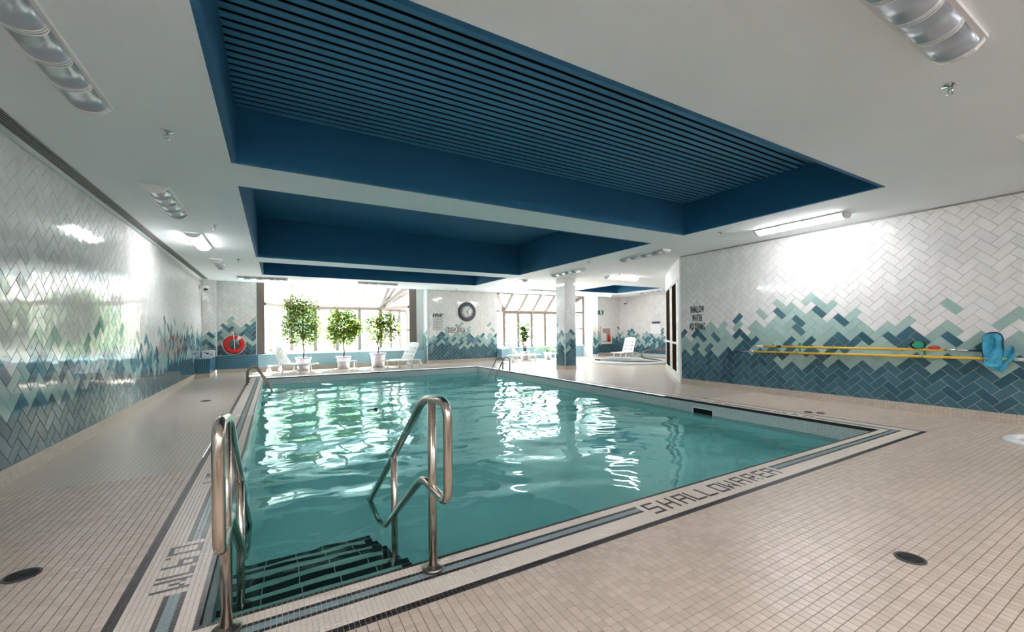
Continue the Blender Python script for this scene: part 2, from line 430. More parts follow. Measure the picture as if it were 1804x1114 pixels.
# measured letter starts along the near edge
for ch, x in zip('SHALLOWAREA', (2.075, 2.21, 2.345, 2.475, 2.605, 2.735, 2.87, 3.01, 3.15, 3.29, 3.43)): put_near(ch, x, 1)
put_left('0,97M', 2.83, 1); put_left('3FT', 4.22, 1); put_left('0,97M', 8.6, 1)
put_right('0,97M', 2.75, 1); put_right('3FT', 4.0, 1)
def ring(i, j):
    dx = -1 - i if i < 0 else (i - NPX if i >= NPX else -1)
    dy = -1 - j if j < 0 else (j - NPY if j >= NPY else -1)
    return max(dx, dy)
def band_col(i, j):
    r = ring(i, j)
    if (i, j) in LET: return 1
    if r == 0 or r >= 14: return 1
    if 4 <= r <= 7 and (i, j) not in CLR: return 1 if r in (4, 7) else 2
    return 0
LY, RY = round((7.0 - PY0) / P_BAND), round((5.0 - PY0) / P_BAND)
bd = MB()
fq(bd, BX0, BX1, BY0, PY0, -0.0025, 0)
fq(bd, BX0, PX0, PY0, PY0 + LY * P_BAND, -0.0025, 0); fq(bd, PX1, BX1, PY0, PY0 + RY * P_BAND, -0.0025, 0)
# far stretches of the band: one strip for each run of colour
runs = [(0, 1, 1), (1, 4, 0), (4, 5, 1), (5, 7, 2), (7, 8, 1), (8, 14, 0), (14, 16, 1)]
for a, b, c in runs:
    mi = (1, 2, 3)[c]
    fq(bd, PX0 - b * P_BAND, PX0 - a * P_BAND, PY0 + LY * P_BAND, PY1 + a * P_BAND, 0.0, mi)
    fq(bd, PX1 + a * P_BAND, PX1 + b * P_BAND, PY0 + RY * P_BAND, PY1 + a * P_BAND, 0.0, mi)
    fq(bd, PX0 - b * P_BAND, PX1 + b * P_BAND, PY1 + a * P_BAND, PY1 + b * P_BAND, 0.0, mi)
band = struct(bd.build('trim_1', ['band_grout', 'b_cream', 'b_black', 'b_blue']), 'mosaic border band around the pool with black stripes and lettering')
bt = []
for i in range(-16, NPX + 16):
    for j in range(-16, max(LY, RY)):
        r = ring(i, j)
        if r < 0: continue
        if i < 0 and j >= LY: continue
        if i >= NPX and j >= RY: continue
        x = PX0 + (i + 0.5) * P_BAND; y = PY0 + (j + 0.5) * P_BAND
        bt.append((seen_size((x, y, 0)) * (3 if (i, j) in LET else 1), x, y, band_col(i, j)))
bt.sort(key=lambda c: -c[0])
bkeys = ['b_cream', 'b_black', 'b_blue']
band_me = [tile_mesh(P_BAND - 0.0018, P_BAND - 0.0018, 0.0028, 0.0006, [k]) for k in bkeys]
for d, x, y, c in bt[:300]:
    o = link('tile', band_me[c], band); o.location = (x, y, -0.0025)
br_ = MB()
for d, x, y, c in bt[300:]: add_tile(br_, x, y, P_BAND - 0.0018, 0.0028, -0.0025, c, 0.0006)
o = br_.build('tile_field', bkeys, band); o['kind'] = 'stuff'

# ------------------------------------------------------------------ pool basin
WZ = -0.19
def floor_z(y): return -1.25 if y < 5.0 else -1.25 - min(1.0, (y - 5.0) / 5.0) * 0.95
pb = MB()
e = 0.0
FZ = -2.25
for (a, b, mi) in (((PX0, PY0), (PX1, PY0), 0), ((PX1, PY0), (PX1, PY1), 1), ((PX1, PY1), (PX0, PY1), 0), ((PX0, PY1), (PX0, PY0), 1)):
    for z0, z1, m2 in ((-0.035, -0.002, 4), (-0.42, -0.035, mi), (FZ, -0.42, 2)):
        pb.poly([(a[0], a[1], z1), (b[0], b[1], z1), (b[0], b[1], z0), (a[0], a[1], z0)], m2)
ys = [PY0, 5.0, 7.0, 10.0, PY1]
for a, b in zip(ys, ys[1:]):
    pb.poly([(PX0, a, floor_z(a)), (PX1, a, floor_z(a)), (PX1, b, floor_z(b)), (PX0, b, floor_z(b))], 2)
basin = struct(pb.build('pool_basin', ['pool_wall_x', 'pool_wall_y', 'pool_floor', 'step_tread', 'b_black']), 'aqua painted pool basin with pale mosaic waterline')
# entry steps in the near corner
for k in range(5):
    z = -0.30 - 0.2 * k; y1 = 2.55 + 0.28 * k; y0 = PY0 if k == 0 else 2.55 + 0.28 * (k - 1)
    st = MB(); st.box(PX0 + 0.002, 0.70, y0 + 0.002, y1, max(-1.24, z - 0.2), z)
    o = st.build('step', 'step_tread', basin)
    nb = MB()
    for q in range(5):
        xa = PX0 + 0.004 + q * (0.70 - PX0) / 5; xb = xa + (0.70 - PX0) / 5 - 0.006
        nb.box(xa, xb, y1 - 0.05, y1 + 0.004, z - 0.06, z + 0.003)
    nb.box(0.645, 0.704, y0 + 0.02, y1 - 0.055, z - 0.06, z + 0.003)
    nb.build('nosing', 'step_black', o)
# dark tile course behind the first step
o = MB().box(PX0 + 0.002, 0.72, PY0 + 0.001, PY0 + 0.008, -0.29, -0.10).build('tile_course', 'step_black', basin)
# skimmer mouth in the right pool wall
sk = empty('pool_skimmer', (PX1, 4.25, -0.16)); tag(sk, 'black skimmer opening in the pool wall at the waterline', 'skimmer')
m = MB(); m.box(-0.006, 0.001, -0.17, 0.17, -0.05, 0.05); m.build('mouth', 'black_void', sk)
m = MB(); m.box(-0.012, 0, -0.185, 0.185, 0.045, 0.06); m.box(-0.012, 0, -0.185, -0.17, -0.06, 0.06); m.box(-0.012, 0, 0.17, 0.185, -0.06, 0.06); m.build('frame', 'white_pl', sk)

# water surface with real waves
wv = MB(); NX, NY = 150, 260
waves = []
for k in range(26):
    a = random.gauss(PI / 2, 0.75); L = random.uniform(0.28, 1.1); waves.append((math.cos(a) * 2 * PI / L, math.sin(a) * 2 * PI / L, random.uniform(0, 6.28), 0.0024 * L * random.uniform(0.5, 1.2)))
def wz(x, y):
    amp = 0.55 + 0.45 * math.sin(x * 0.7 + 1) * math.cos(y * 0.45)
    edge = min(1, (x - PX0) / 0.05, (PX1 - x) / 0.05, (y - PY0) / 0.05)
    return WZ + (0.45 + 0.55 * amp) * sum(h * math.sin(kx * x + ky * y + p) for kx, ky, p, h in waves)
for j in range(NY + 1):
    y = PY0 + (PY1 - PY0) * (j / NY) ** 1.35
    for i in range(NX + 1):
        x = PX0 + (PX1 - PX0) * i / NX
        wv.v.append((x, y, wz(x, y)))
for j in range(NY):
    for i in range(NX):
        a = j * (NX + 1) + i; wv.face((a, a + 1, a + NX + 2, a + NX + 1), 0, True)
water = tag(struct(wv.build('pool_water', 'water')), 'rippling teal water filling the swimming pool', 'water')

# ------------------------------------------------------------------ ceiling with coffers
COF = [(-0.30, 5.93, 2.0, 4.58, 3.25), (-0.29, 5.95, 5.35, 10.0, 3.56), (-0.25, 5.93, 10.72, 12.9, 3.56), (10.3, 12.6, 10.8, 13.08, 3.35)]
cl = MB()
def cq(x0, x1, y0, y1): cl.poly([(x0, y1, ZC), (x1, y1, ZC), (x1, y0, ZC), (x0, y0, ZC)], 0)
ysplit = [YB, 2.0, 4.58, 5.35, 10.0, 10.72, 12.9, YF]
xa, xb = -0.29, 5.94
for a, b in zip(ysplit, ysplit[1:]):
    hole = [c for c in COF[:3] if abs(c[2] - a) < 1e-6 and abs(c[3] - b) < 1e-6]
    if hole: c = hole[0]; cq(XL, c[0], a, b); cq(c[1], 8.2, a, b)
    else: cq(XL, 8.2, a, b)
c = COF[3]
cq(8.2, c[0], 4, YF + .1); cq(c[1], 14.7, 4, YF + .1); cq(c[0], c[1], 4, c[2]); cq(c[0], c[1], c[3], YF + .1)
# bulkhead over the window bay
cl.poly([(XL, YF - 0.15, ZC + 0.002), (4.9, YF - 0.15, ZC + 0.002), (4.9, YF - 0.15, ZC + 0.3), (XL, YF - 0.15, ZC + 0.3)])
ceiling = struct(cl.build('ceiling', ['ceiling']))
struct(MB().box(XL, 4.95, YF - 0.15, 15.5, 2.95, 3.2).build('trim_2', 'ceiling'), 'white soffit above the window bay')
for k, (x0, x1, y0, y1, zt) in enumerate(COF):
    m = MB(); t = 0.04
    zw = zt + (0.09 if k == 0 else t)
    m.box(x0 - t, x0, y0 - t, y1 + t, ZC - 0.001, zw); m.box(x1, x1 + t, y0 - t, y1 + t, ZC - 0.001, zw)
    m.box(x0, x1, y0 - t, y0, ZC - 0.001, zw); m.box(x0, x1, y1, y1 + t, ZC - 0.001, zw)
    zz = zt + (0.05 if k == 0 else 0)
    m.box(x0 - t, x1 + t, y0 - t, y1 + t, zz, zz + t, 1 if k == 0 else 0)
    co = m.build('ceiling_coffer', ['coffer', 'black_void'])
    struct(co, ['recessed blue ceiling coffer lined with dark slats above the near end of the pool', 'recessed plain blue ceiling coffer above the middle of the pool',
                'recessed plain blue ceiling coffer above the far end of the pool', 'small recessed blue ceiling coffer above the hot tub'][k])
    if k == 0:
        n = 29; p = (y1 - y0) / n
        sl = MB(); sl.box(x0, x1, -p * 0.325, p * 0.325, 0, 0.005); sme = sl.mesh('slat', ['slat'])
        for q in range(n):
            o = link('slat', sme, co); o.location = (0, y0 + (q + 0.5) * p, zt)

# ------------------------------------------------------------------ herringbone walls
TL, TW, GAP, TT = 0.2135, 0.1006, 0.0047, 0.004
R2 = math.sqrt(0.5)
def clip(poly, s0, s1, z0, z1):
    for ax, lim, sgn in ((0, s0, 1), (0, s1, -1), (1, z0, 1), (1, z1, -1)):
        out = []
        for i in range(len(poly)):
            a, b = poly[i], poly[(i + 1) % len(poly)]
            da, db = (a[ax] - lim) * sgn, (b[ax] - lim) * sgn
            if da >= 0: out.append(a)
            if (da >= 0) != (db >= 0):
                t = da / (da - db); out.append((a[0] + (b[0] - a[0]) * t, a[1] + (b[1] - a[1]) * t))
        poly = out
        if len(poly) < 3: return []
    return poly
def poly_area(p): return 0.5 * abs(sum(p[i][0] * p[(i + 1) % len(p)][1] - p[(i + 1) % len(p)][0] * p[i][1] for i in range(len(p))))
def herring(s0, s1, z0, z1, ps, pz):
    """tiles (outline in s, z) of a herringbone field; (ps, pz): top corner of one tile"""
    W_, L_ = TW, TL; out = []
    def sz(u, v):
        du, dv = u - W_, v - (W_ + L_); return (ps + (du - dv) * R2, pz + (du + dv) * R2)
    nb = int((s1 - s0 + abs(ps - s0) + 2) / (L_ / R2)) + 6; na = int((z1 - z0) / (W_ / R2)) + 60
    g = GAP / 2
    lo_b = math.floor((s0 - ps) / (2 * L_ * R2)) - 2; hi_b = math.ceil((s1 - ps) / (2 * L_ * R2)) + 2
    for b in range(lo_b, hi_b + 1):
        ca = (pz - z0) / (2 * W_ * R2)
        for a in range(-int(ca) - 6, int((z1 - pz) / (2 * W_ * R2)) + 8):
            ou, ov = a * W_ + b * L_, a * W_ - b * L_
            for kind, (u0, u1, v0, v1) in (('h', (0, L_, 0, W_)), ('v', (0, W_, W_, W_ + L_))):
                pts = [sz(ou + u, ov + v) for u, v in ((u0 + g, v0 + g), (u1 - g, v0 + g), (u1 - g, v1 - g), (u0 + g, v1 - g))]
                pc = clip(pts, s0, s1, z0, z1)
                if not pc or poly_area(pc) < 2e-4: continue
                c = (sum(p[0] for p in pts) / 4, sum(p[1] for p in pts) / 4)
                full = abs(poly_area(pc) - (L_ - GAP) * (W_ - GAP)) < 1e-6
                out.append((kind, c, pc, full))
    return out
_full = {}
def full_mesh(kind, key):
    if (kind, key) not in _full:
        m = MB(); a, b = (TL - GAP) / 2, (TW - GAP) / 2
        ang = PI / 4 if kind == 'h' else PI * 3 / 4; c, s = math.cos(ang), math.sin(ang)
        pts = [(-a, -b), (a, -b), (a, b), (-a, b)]
        rot = lambda p: (p[0] * c - p[1] * s, p[0] * s + p[1] * c)
        lo = [rot(p) for p in pts]; hi = [rot((p[0] * (1 - 0.0016 / a), p[1] * (1 - 0.0016 / b))) for p in pts]
        m.v = [(*p, 0) for p in lo] + [(*p, TT) for p in hi]
        for q in ((4, 5, 6, 7), (0, 1, 5, 4), (1, 2, 6, 5), (2, 3, 7, 6), (3, 0, 4, 7)): m.face(q)
        _full[(kind, key)] = m.mesh('tile', [key])
    return _full[(kind, key)]
KEYS = [k + str(i) for k in ('white', 'pale', 'mid', 'dark') for i in range(3)]
def tile_wall(wall, O, Sd, N, s0, s1, z0, z1, phase, colour, limit=300):
    """cover the plane O + s*Sd + z*up with glazed tiles: the largest in view as parts, the rest as one field"""
    O, Sd, N = Vector(O), Vector(Sd), Vector(N); up = Vector((0, 0, 1))
    T = herring(s0, s1, z0, z1, *phase); rows = []
    for kind, c, pc, full in T:
        key = colour(c[0], c[1], pc) + str(random.choice((0, 1, 1, 2)))
        P = O + Sd * c[0] + up * c[1]; v = CAMP - P; d = v.length
        sz = seen_size(P); area = poly_area(pc) * max(0.02, v.normalized().dot(N)) / d ** 2 if sz else 0
        rows.append((area * (1.0 if key.startswith('white') else 1.6), kind, c, pc, full, key))
    rows.sort(key=lambda r: -r[0])
    rest = MB(); nsep = 0
    rotm = Matrix((Sd, up, N)).transposed()
    for area, kind, c, pc, full, key in rows:
        if nsep < limit and area > 0:
            nsep += 1
            if full:
                o = link('tile', full_mesh(kind, key), wall)
                o.matrix_local = Matrix.Translation(O + Sd * c[0] + up * c[1]) @ (rotm @ Matrix.Rotation(random.gauss(0, 0.003), 3, 'X') @ Matrix.Rotation(random.gauss(0, 0.003), 3, 'Y')).to_4x4()
                continue
            m = MB(); prism_tile(m, pc, O, Sd, N, 0); m.build('tile', [key], wall); continue
        prism_tile(rest, pc, O, Sd, N, KEYS.index(key))
    if rest.f:
        o = rest.build('tile_field', KEYS, wall); o['kind'] = 'stuff'
def prism_tile(m, pc, O, Sd, N, mi):
    n = len(pc); b = len(m.v); up = Vector((0, 0, 1))
    cx = sum(p[0] for p in pc) / n; cz = sum(p[1] for p in pc) / n
    tilt_s, tilt_z = random.gauss(0, 0.003), random.gauss(0, 0.003)
    for k, (h, sh) in enumerate(((0, 1.0), (TT, 0.975))):
        for p in pc:
            ss, zz = cx + (p[0] - cx) * sh, cz + (p[1] - cz) * sh
            hh = h + (k * ((p[0] - cx) * tilt_s + (p[1] - cz) * tilt_z))
            m.v.append(tuple(O + Sd * ss + up * zz + N * hh))
    m.face([b + n + i for i in range(n)], mi)
    for i in range(n): j = (i + 1) % n; m.face((b + i, b + j, b + n + j, b + n + i), mi)

def lerp_poly(P, x):
    if x <= P[0][0]: return P[0][1]
    for (a, b), (c, d) in zip(P, P[1:]):
        if x <= c: return b + (d - b) * (x - a) / (c - a)
    return P[-1][1]
def vnoise(seed):
    rnd = random.Random(seed); tab = [rnd.uniform(-1, 1) for _ in range(256)]
    def f(x):
        i = math.floor(x); t = x - i; t = t * t * (3 - 2 * t); return tab[i % 256] * (1 - t) + tab[(i + 1) % 256] * t
    return f
def generic(seed, zd=0.52, zp=1.02, spread=1.0):
    n1, n2, n3, n4 = vnoise(seed), vnoise(seed + 1), vnoise(seed + 2), vnoise(seed + 3); rnd = random.Random(seed)
    def col(s, z, pc=None):
        d = zd + 0.10 * n1(s * 2.6) + 0.06 * n2(s * 7); p = zp + spread * (0.16 * n3(s * 1.9) + 0.13 * n4(s * 5.3))
        r = rnd.random()
        if z < d: return 'dark' if r > 0.04 else 'mid'
        if z < p:
            if r < 0.24: return 'mid'
            if r < 0.40: return 'dark'
            if r < 0.46 and z > p - 0.25: return 'white'
            return 'pale'
        if z < p + 0.28 and r < 0.16: return 'pale' if r < 0.1 else 'mid'
        return 'white'
    return col

def inside(pc, q):
    n = len(pc); sg = 0
    for i in range(n):
        a, b = pc[i], pc[(i + 1) % n]; cr = (b[0] - a[0]) * (q[1] - a[1]) - (b[1] - a[1]) * (q[0] - a[0])
        if cr == 0: continue
        if sg == 0: sg = 1 if cr > 0 else -1
        elif (cr > 0) != (sg > 0): return False
    return True
# ---- right wall: tile picture measured along the wall (distance along the room, height)
DK = [(6.08, 0.8), (5.96, 0.78), (5.83, 0.53), (5.68, 0.74), (5.54, 0.66), (5.32, 0.8), (5.18, 0.65), (5.04, 0.72), (4.89, 0.69), (4.76, 0.83), (4.59, 0.98), (4.43, 1.0), (4.3, 0.83), (4.17, 0.64), (4.09, 0.7), (3.92, 0.52), (3.79, 0.66), (3.6, 0.53), (3.47, 0.66), (3.27, 0.53), (3.16, 0.62), (2.93, 0.6), (2.17, 0.68), (2.04, 0.54), (1.88, 0.7), (1.73, 0.77), (1.63, 0.7), (1.43, 0.65), (1.41, 0.55), (1.25, 0.74), (0.6, 0.6), (-1, 0.7)]
PL = [(6.06, 1.03), (5.82, 0.92), (5.64, 1.1), (5.34, 1.36), (5.18, 1.19), (5.02, 1.23), (4.84, 1.1), (4.69, 1.34), (4.57, 1.22), (4.43, 1.29), (4.27, 1.16), (4.09, 1.36), (3.98, 1.51), (3.91, 1.52), (3.8, 1.59), (3.61, 1.4), (3.49, 1.5), (3.28, 1.25), (3.12, 1.36), (3.0, 1.29), (2.87, 1.32), (2.8, 1.26), (2.65, 1.1), (2.49, 1.25), (2.4, 1.16), (2.25, 1.22), (2.09, 1.04), (1.89, 1.24), (1.76, 1.06), (1.70, 0.95), (1.63, 1.02), (1.56, 1.1), (1.49, 0.98), (1.38, 0.97), (1.25, 1.13), (0.7, 1.3), (-1, 1.1)]
OV = [(p, 'dark') for p in [(5.93, 1.01), (5.57, 1.08), (5.44, 0.94), (5.12, 0.93), (5.59, 0.86), (5.58, 0.75), (4.65, 1.42), (4.65, 1.14), (4.63, 1.02), (4.0, 1.42), (3.7, 1.28), (3.7, 1.13), (3.39, 1.41), (3.07, 1.28), (3.84, 0.96), (3.53, 0.95), (3.99, 0.69), (4.17, 0.7), (3.81, 0.77), (3.5, 0.78), (3.24, 0.79), (3.07, 0.83), (3.38, 0.68), (3.23, 0.96), (3.06, 1.0), (2.91, 0.95), (2.75, 1.0), (2.45, 1.0), (2.28, 1.1), (2.14, 1.04), (2.32, 0.96), (1.84, 1.01), (1.59, 0.92), (2.17, 1.07), (2.12, 0.74), (1.82, 0.75)]]
OV += [(p, 'pale') for p in [(4.31, 1.42), (5.27, 1.27), (3.99, 1.6), (3.21, 1.52), (3.52, 1.64), (3.4, 1.65), (3.9, 0.6), (3.58, 0.58), (3.23, 0.6), (4.43, 0.82), (4.67, 1.32), (3.35, 1.56), (2.91, 1.37), (2.29, 1.24), (1.83, 1.42), (1.39, 1.21), (1.28, 1.32), (2.0, 0.61), (1.36, 0.62), (1.27, 1.05), (1.32, 0.94)]]
OV += [(p, 'white') for p in [(4.49, 1.08), (3.51, 1.53), (3.22, 1.33), (3.57, 1.47)]]
def right_col(s, z, pc):
    for (y, zz), k in OV:
        if inside(pc, (-y, zz)): return k
    y = -s
    if z < lerp_poly([(-a, b) for a, b in DK], s): return 'dark'
    if z < lerp_poly([(-a, b) for a, b in PL], s): return 'pale'
    return 'white'
ZT = ZC - 0.02
w = struct(MB().box(XR, XR + 0.15, YB, 5.99, -0.1, ZC + 0.02).build('wall_right', 'grout'))
tile_wall(w, (XR, 0, 0), (0, -1, 0), (-1, 0, 0), -5.985, 0.9, BASE, ZT, (-1.886, 1.535), right_col)
struct(MB().box(XR - 0.012, XR, YB, 5.99, -0.01, BASE).build('baseboard_right', 'base_tile'))
struct(MB().box(XR - 0.012, XR, YB, 5.99, ZC - 0.02, ZC).build('trim_3', 'alu'), 'thin metal trim where the tiled wall meets the ceiling')
w = struct(MB().box(XL - 0.15, XL, YB, 15.6, -0.1, ZC + 0.3).build('wall_left', 'grout'))
lg = generic(11, 0.55, 1.08)
def left_col(s, z, pc):
    for p, k in (((4.62, 1.68), 'dark'), ((4.78, 1.60), 'dark'), ((5.10, 1.52), 'dark'), ((4.55, 1.80), 'mid')):
        if inside(pc, p): return k
    return lg(s, z, pc)
tile_wall(w, (XL, 0, 0), (0, 1, 0), (1, 0, 0), 2.2, 14.8, BASE, ZT, (4.7, 1.4), left_col)
struct(MB().box(XL, XL + 0.012, YB, 13.6, -0.01, 0.125).build('baseboard_left', 'base_tile'))
struct(MB().box(XL, XR, YB - 0.15, YB, -0.1, ZC).build('wall_back', 'wallpaint'))
# far end: wall beside the first-aid box, life-ring alcove, clock wall
w = struct(MB().box(XL, -1.50, 14.8, 15.6, 0.5, 3.0).build('wall_far_pilaster', 'grout'))
tile_wall(w, (0, 14.8, 0), (1, 0, 0), (0, -1, 0), XL + 0.01, -1.5, 0.52, ZC, (-1.66, 1.1), generic(23, 0.75, 1.15), 40)
w = struct(MB().box(-1.50, -0.5, 15.2, 15.6, 0.5, 3.0).build('wall_far_alcove', 'grout'))
tile_wall(w, (0, 15.2, 0), (1, 0, 0), (0, -1, 0), -1.5, -0.51, 0.52, 2.93, (-1.06, 1.35), generic(31, 0.72, 1.28), 120)
w = struct(MB().box(4.90, 7.82, YF, 15.6, 0, 3.0).build('wall_far_clock', 'grout'))
def clock_col(g=generic(47, 0.62, 1.02)):
    def c(s, z, pc):
        for p, k in (((6.25, 1.42), 'pale'), ((6.12, 1.36), 'pale'), ((5.62, 1.28), 'pale'), ((5.75, 1.2), 'pale'), ((7.5, 1.5), 'pale'), ((6.45, 1.26), 'pale'), ((6.55, 1.2), 'pale')):
            if inside(pc, p): return k
        return g(s, z, pc)
    return c
tile_wall(w, (0, YF, 0), (1, 0, 0), (0, -1, 0), 4.905, 7.815, BASE, ZT, (6.36, 1.2), clock_col())
tile_wall(w, (4.9, 0, 0), (0, -1, 0), (-1, 0, 0), -15.44, -YF - 0.005, 0.52, ZT, (-15.2, 1.2), generic(53), 30)
struct(MB().box(4.90, 7.82, YF - 0.012, YF, 0, BASE).build('baseboard_far', 'base_tile_x'))
struct(MB().box(4.885, 4.905, YF - 0.015, YF + 0.01, 0, ZC).build('trim_4', 'white_metal'), 'white corner bead on the clock wall')
# spa area walls
w = struct(MB().box(12.45, 14.7, 15.0, 15.2, 0, ZC + 0.1).build('wall_spa_far', 'grout'))
tile_wall(w, (0, 15.0, 0), (1, 0, 0), (0, -1, 0), 12.9, 14.6, BASE, ZT, (13.6, 1.1), generic(61, 0.55, 0.95), 60)
struct(MB().box(12.9, 14.6, 14.988, 15.0, 0, BASE).build('baseboard_spa', 'base_tile_x'))
w = struct(MB().box(14.6, 14.75, 8.0, 15.2, 0, ZC + 0.1).build('wall_spa_right', 'grout'))
tile_wall(w, (14.6, 0, 0), (0, -1, 0), (-1, 0, 0), -14.99, -8.4, BASE, ZT, (-12.6, 1.2), generic(67, 0.5, 1.0), 120)
struct(MB().box(9.93, 14.7, 8.20, 8.32, 0, ZC).build('wall_spa_near', 'wallpaint'))
w = struct(MB().box(12.30, 12.62, 14.3, 15.1, 0, ZC).build('wall_spa_pilaster', 'wallpaint'))
tile_wall(w, (0, 14.3, 0), (1, 0, 0), (0, -1, 0), 12.3, 12.62, BASE, ZT, (12.4, 1.0), generic(71, 0.45, 0.85, 0.5), 30)
# free-standing column
w = struct(MB().box(7.48, 7.89, 9.93, 10.37, 0, ZC).build('column', 'grout'))
w['label'] = 'square column clad in white and teal herringbone tile'
tile_wall(w, (0, 9.93, 0), (1, 0, 0), (0, -1, 0), 7.485, 7.885, BASE, ZC - 0.005, (7.70, 1.23), generic(83, 0.62, 1.1, 0.6), 70)
tile_wall(w, (7.48, 0, 0), (0, -1, 0), (-1, 0, 0), -10.365, -9.935, BASE, ZC - 0.005, (-10.1, 1.2), generic(89, 0.5, 1.05, 0.6), 70)
m = MB(); m.box(7.468, 7.90, 9.918, 9.93, 0, BASE); m.box(7.468, 7.48, 9.93, 10.38, 0, BASE); m.build('base_tiles', 'base_tile_x', w)
MB().box(7.474, 7.488, 9.924, 9.938, 0, ZC).build('corner_bead', 'white_metal', w)

# diagonal glazed partition beside the right wall
D0 = Vector((7.60, 5.985, 0)); DD = Vector((R2, R2, 0)); DN = Vector((-R2, R2, 0))
def dg(t, n, z): p = D0 + DD * t + DN * n; return (p.x, p.y, z)
def dbox(m, t0, t1, n0, n1, z0, z1, mi=0):
    b = len(m.v); m.v += [dg(t0, n0, z0), dg(t1, n0, z0), dg(t1, n1, z0), dg(t0, n1, z0), dg(t0, n0, z1), dg(t1, n0, z1), dg(t1, n1, z1), dg(t0, n1, z1)]
    for q in ((3, 2, 1, 0), (4, 5, 6, 7), (0, 1, 5, 4), (1, 2, 6, 5), (2, 3, 7, 6), (3, 0, 4, 7)): m.face([b + i for i in q], mi)
m = MB(); dbox(m, 0, 3.36, -0.14, 0, 2.30, ZC); dbox(m, 0, 3.36, -0.14, 0, 0, 0.18); dbox(m, 0, 0.40, -0.14, 0, 0.18, 2.30); dbox(m, 3.3, 3.36, -0.14, 0, 0.18, 2.30)
struct(m.build('wall_diagonal', 'wallpaint'))
win3 = struct(empty('window_3'), 'white framed glazed partition with tall dark panes beside the right wall')
m = MB()
for t in (0.40, 0.64, 1.58, 2.08, 3.10, 3.26): dbox(m, t, t + 0.05, -0.10, 0.004, 0.18, 2.30)
m.build('frame', 'white_metal', win3)
m = MB(); dbox(m, 0.40, 3.31, -0.09, 0.006, 0.82, 0.87); m.build('transom', 'white_metal', win3)
m = MB(); dbox(m, 0.40, 3.31, -0.09, 0.006, 2.25, 2.30); m.build('head_rail', 'alu', win3)
for z0, z1 in ((0.18, 0.82), (0.87, 2.25)):
    for t0, t1, k in ((0.45, 0.64, 'glass'), (0.69, 1.58, 'brown_glass'), (1.63, 2.08, 'white_metal'), (2.13, 3.10, 'brown_glass'), (3.15, 3.26, 'glass')):
        m = MB(); dbox(m, t0, t1, -0.012, -0.002, z0, z1); m.build('pane', k, win3)
# corner bead of the right wall
struct(MB().box(XR - 0.02, XR + 0.02, 5.975, 5.995, 0, ZC).build('trim_5', 'white_metal'), 'white corner trim at the end of the right wall')

# ------------------------------------------------------------------ bench and window ledge
bn = empty('tiled_bench'); tag(bn, 'low dark blue mosaic bench along the life ring alcove corner', 'bench')
m = MB(); m.box(XL + 0.008, -1.52, 13.6, 14.8, BASE, 0.51, 0, {'+x': 1, '-y': 0, '+z': 2}); m.build('side_block', ['bench_dark_x', 'bench_dark_y', 'bench_top'], bn)
m = MB(); m.box(-1.52, -0.46, 15.0, 15.2, BASE, 0.51, 0, {'+z': 1}); m.box(-1.52, -1.50, 14.8, 15.0, BASE, 0.51, 0, {'+z': 1}); m.build('seat_block', ['bench_dark_x', 'bench_top'], bn)
m = MB(); m.box(XL + 0.008, -1.51, 13.59, 14.8, 0, BASE); m.box(-1.51, -0.46, 14.99, 15.2, 0, BASE); m.build('base_tiles', 'base_tile_x', bn)
m = MB(); m.box(-0.46, 4.895, 15.0, 15.5, BASE, 0.51, 0, {'+z': 1}); m.prism([(-0.46, 15.5), (4.6, 15.5), (3.80, 17.1), (0.42, 17.1)], 0, 0.505, 1)
led = struct(m.build('trim_6', ['bench_lit_tone', 'bench_top']), 'mosaic window ledge below the glazed bay, window light painted into its pale blue')
m = MB(); m.box(-0.46, 4.895, 14.99, 15.0, 0, BASE); m.build('base_tiles', 'base_tile_x', led)
struct(MB().box(4.62, 4.9, 15.44, 15.6, 0.5, 3.0).build('wall_far_stub', 'wallpaint'))

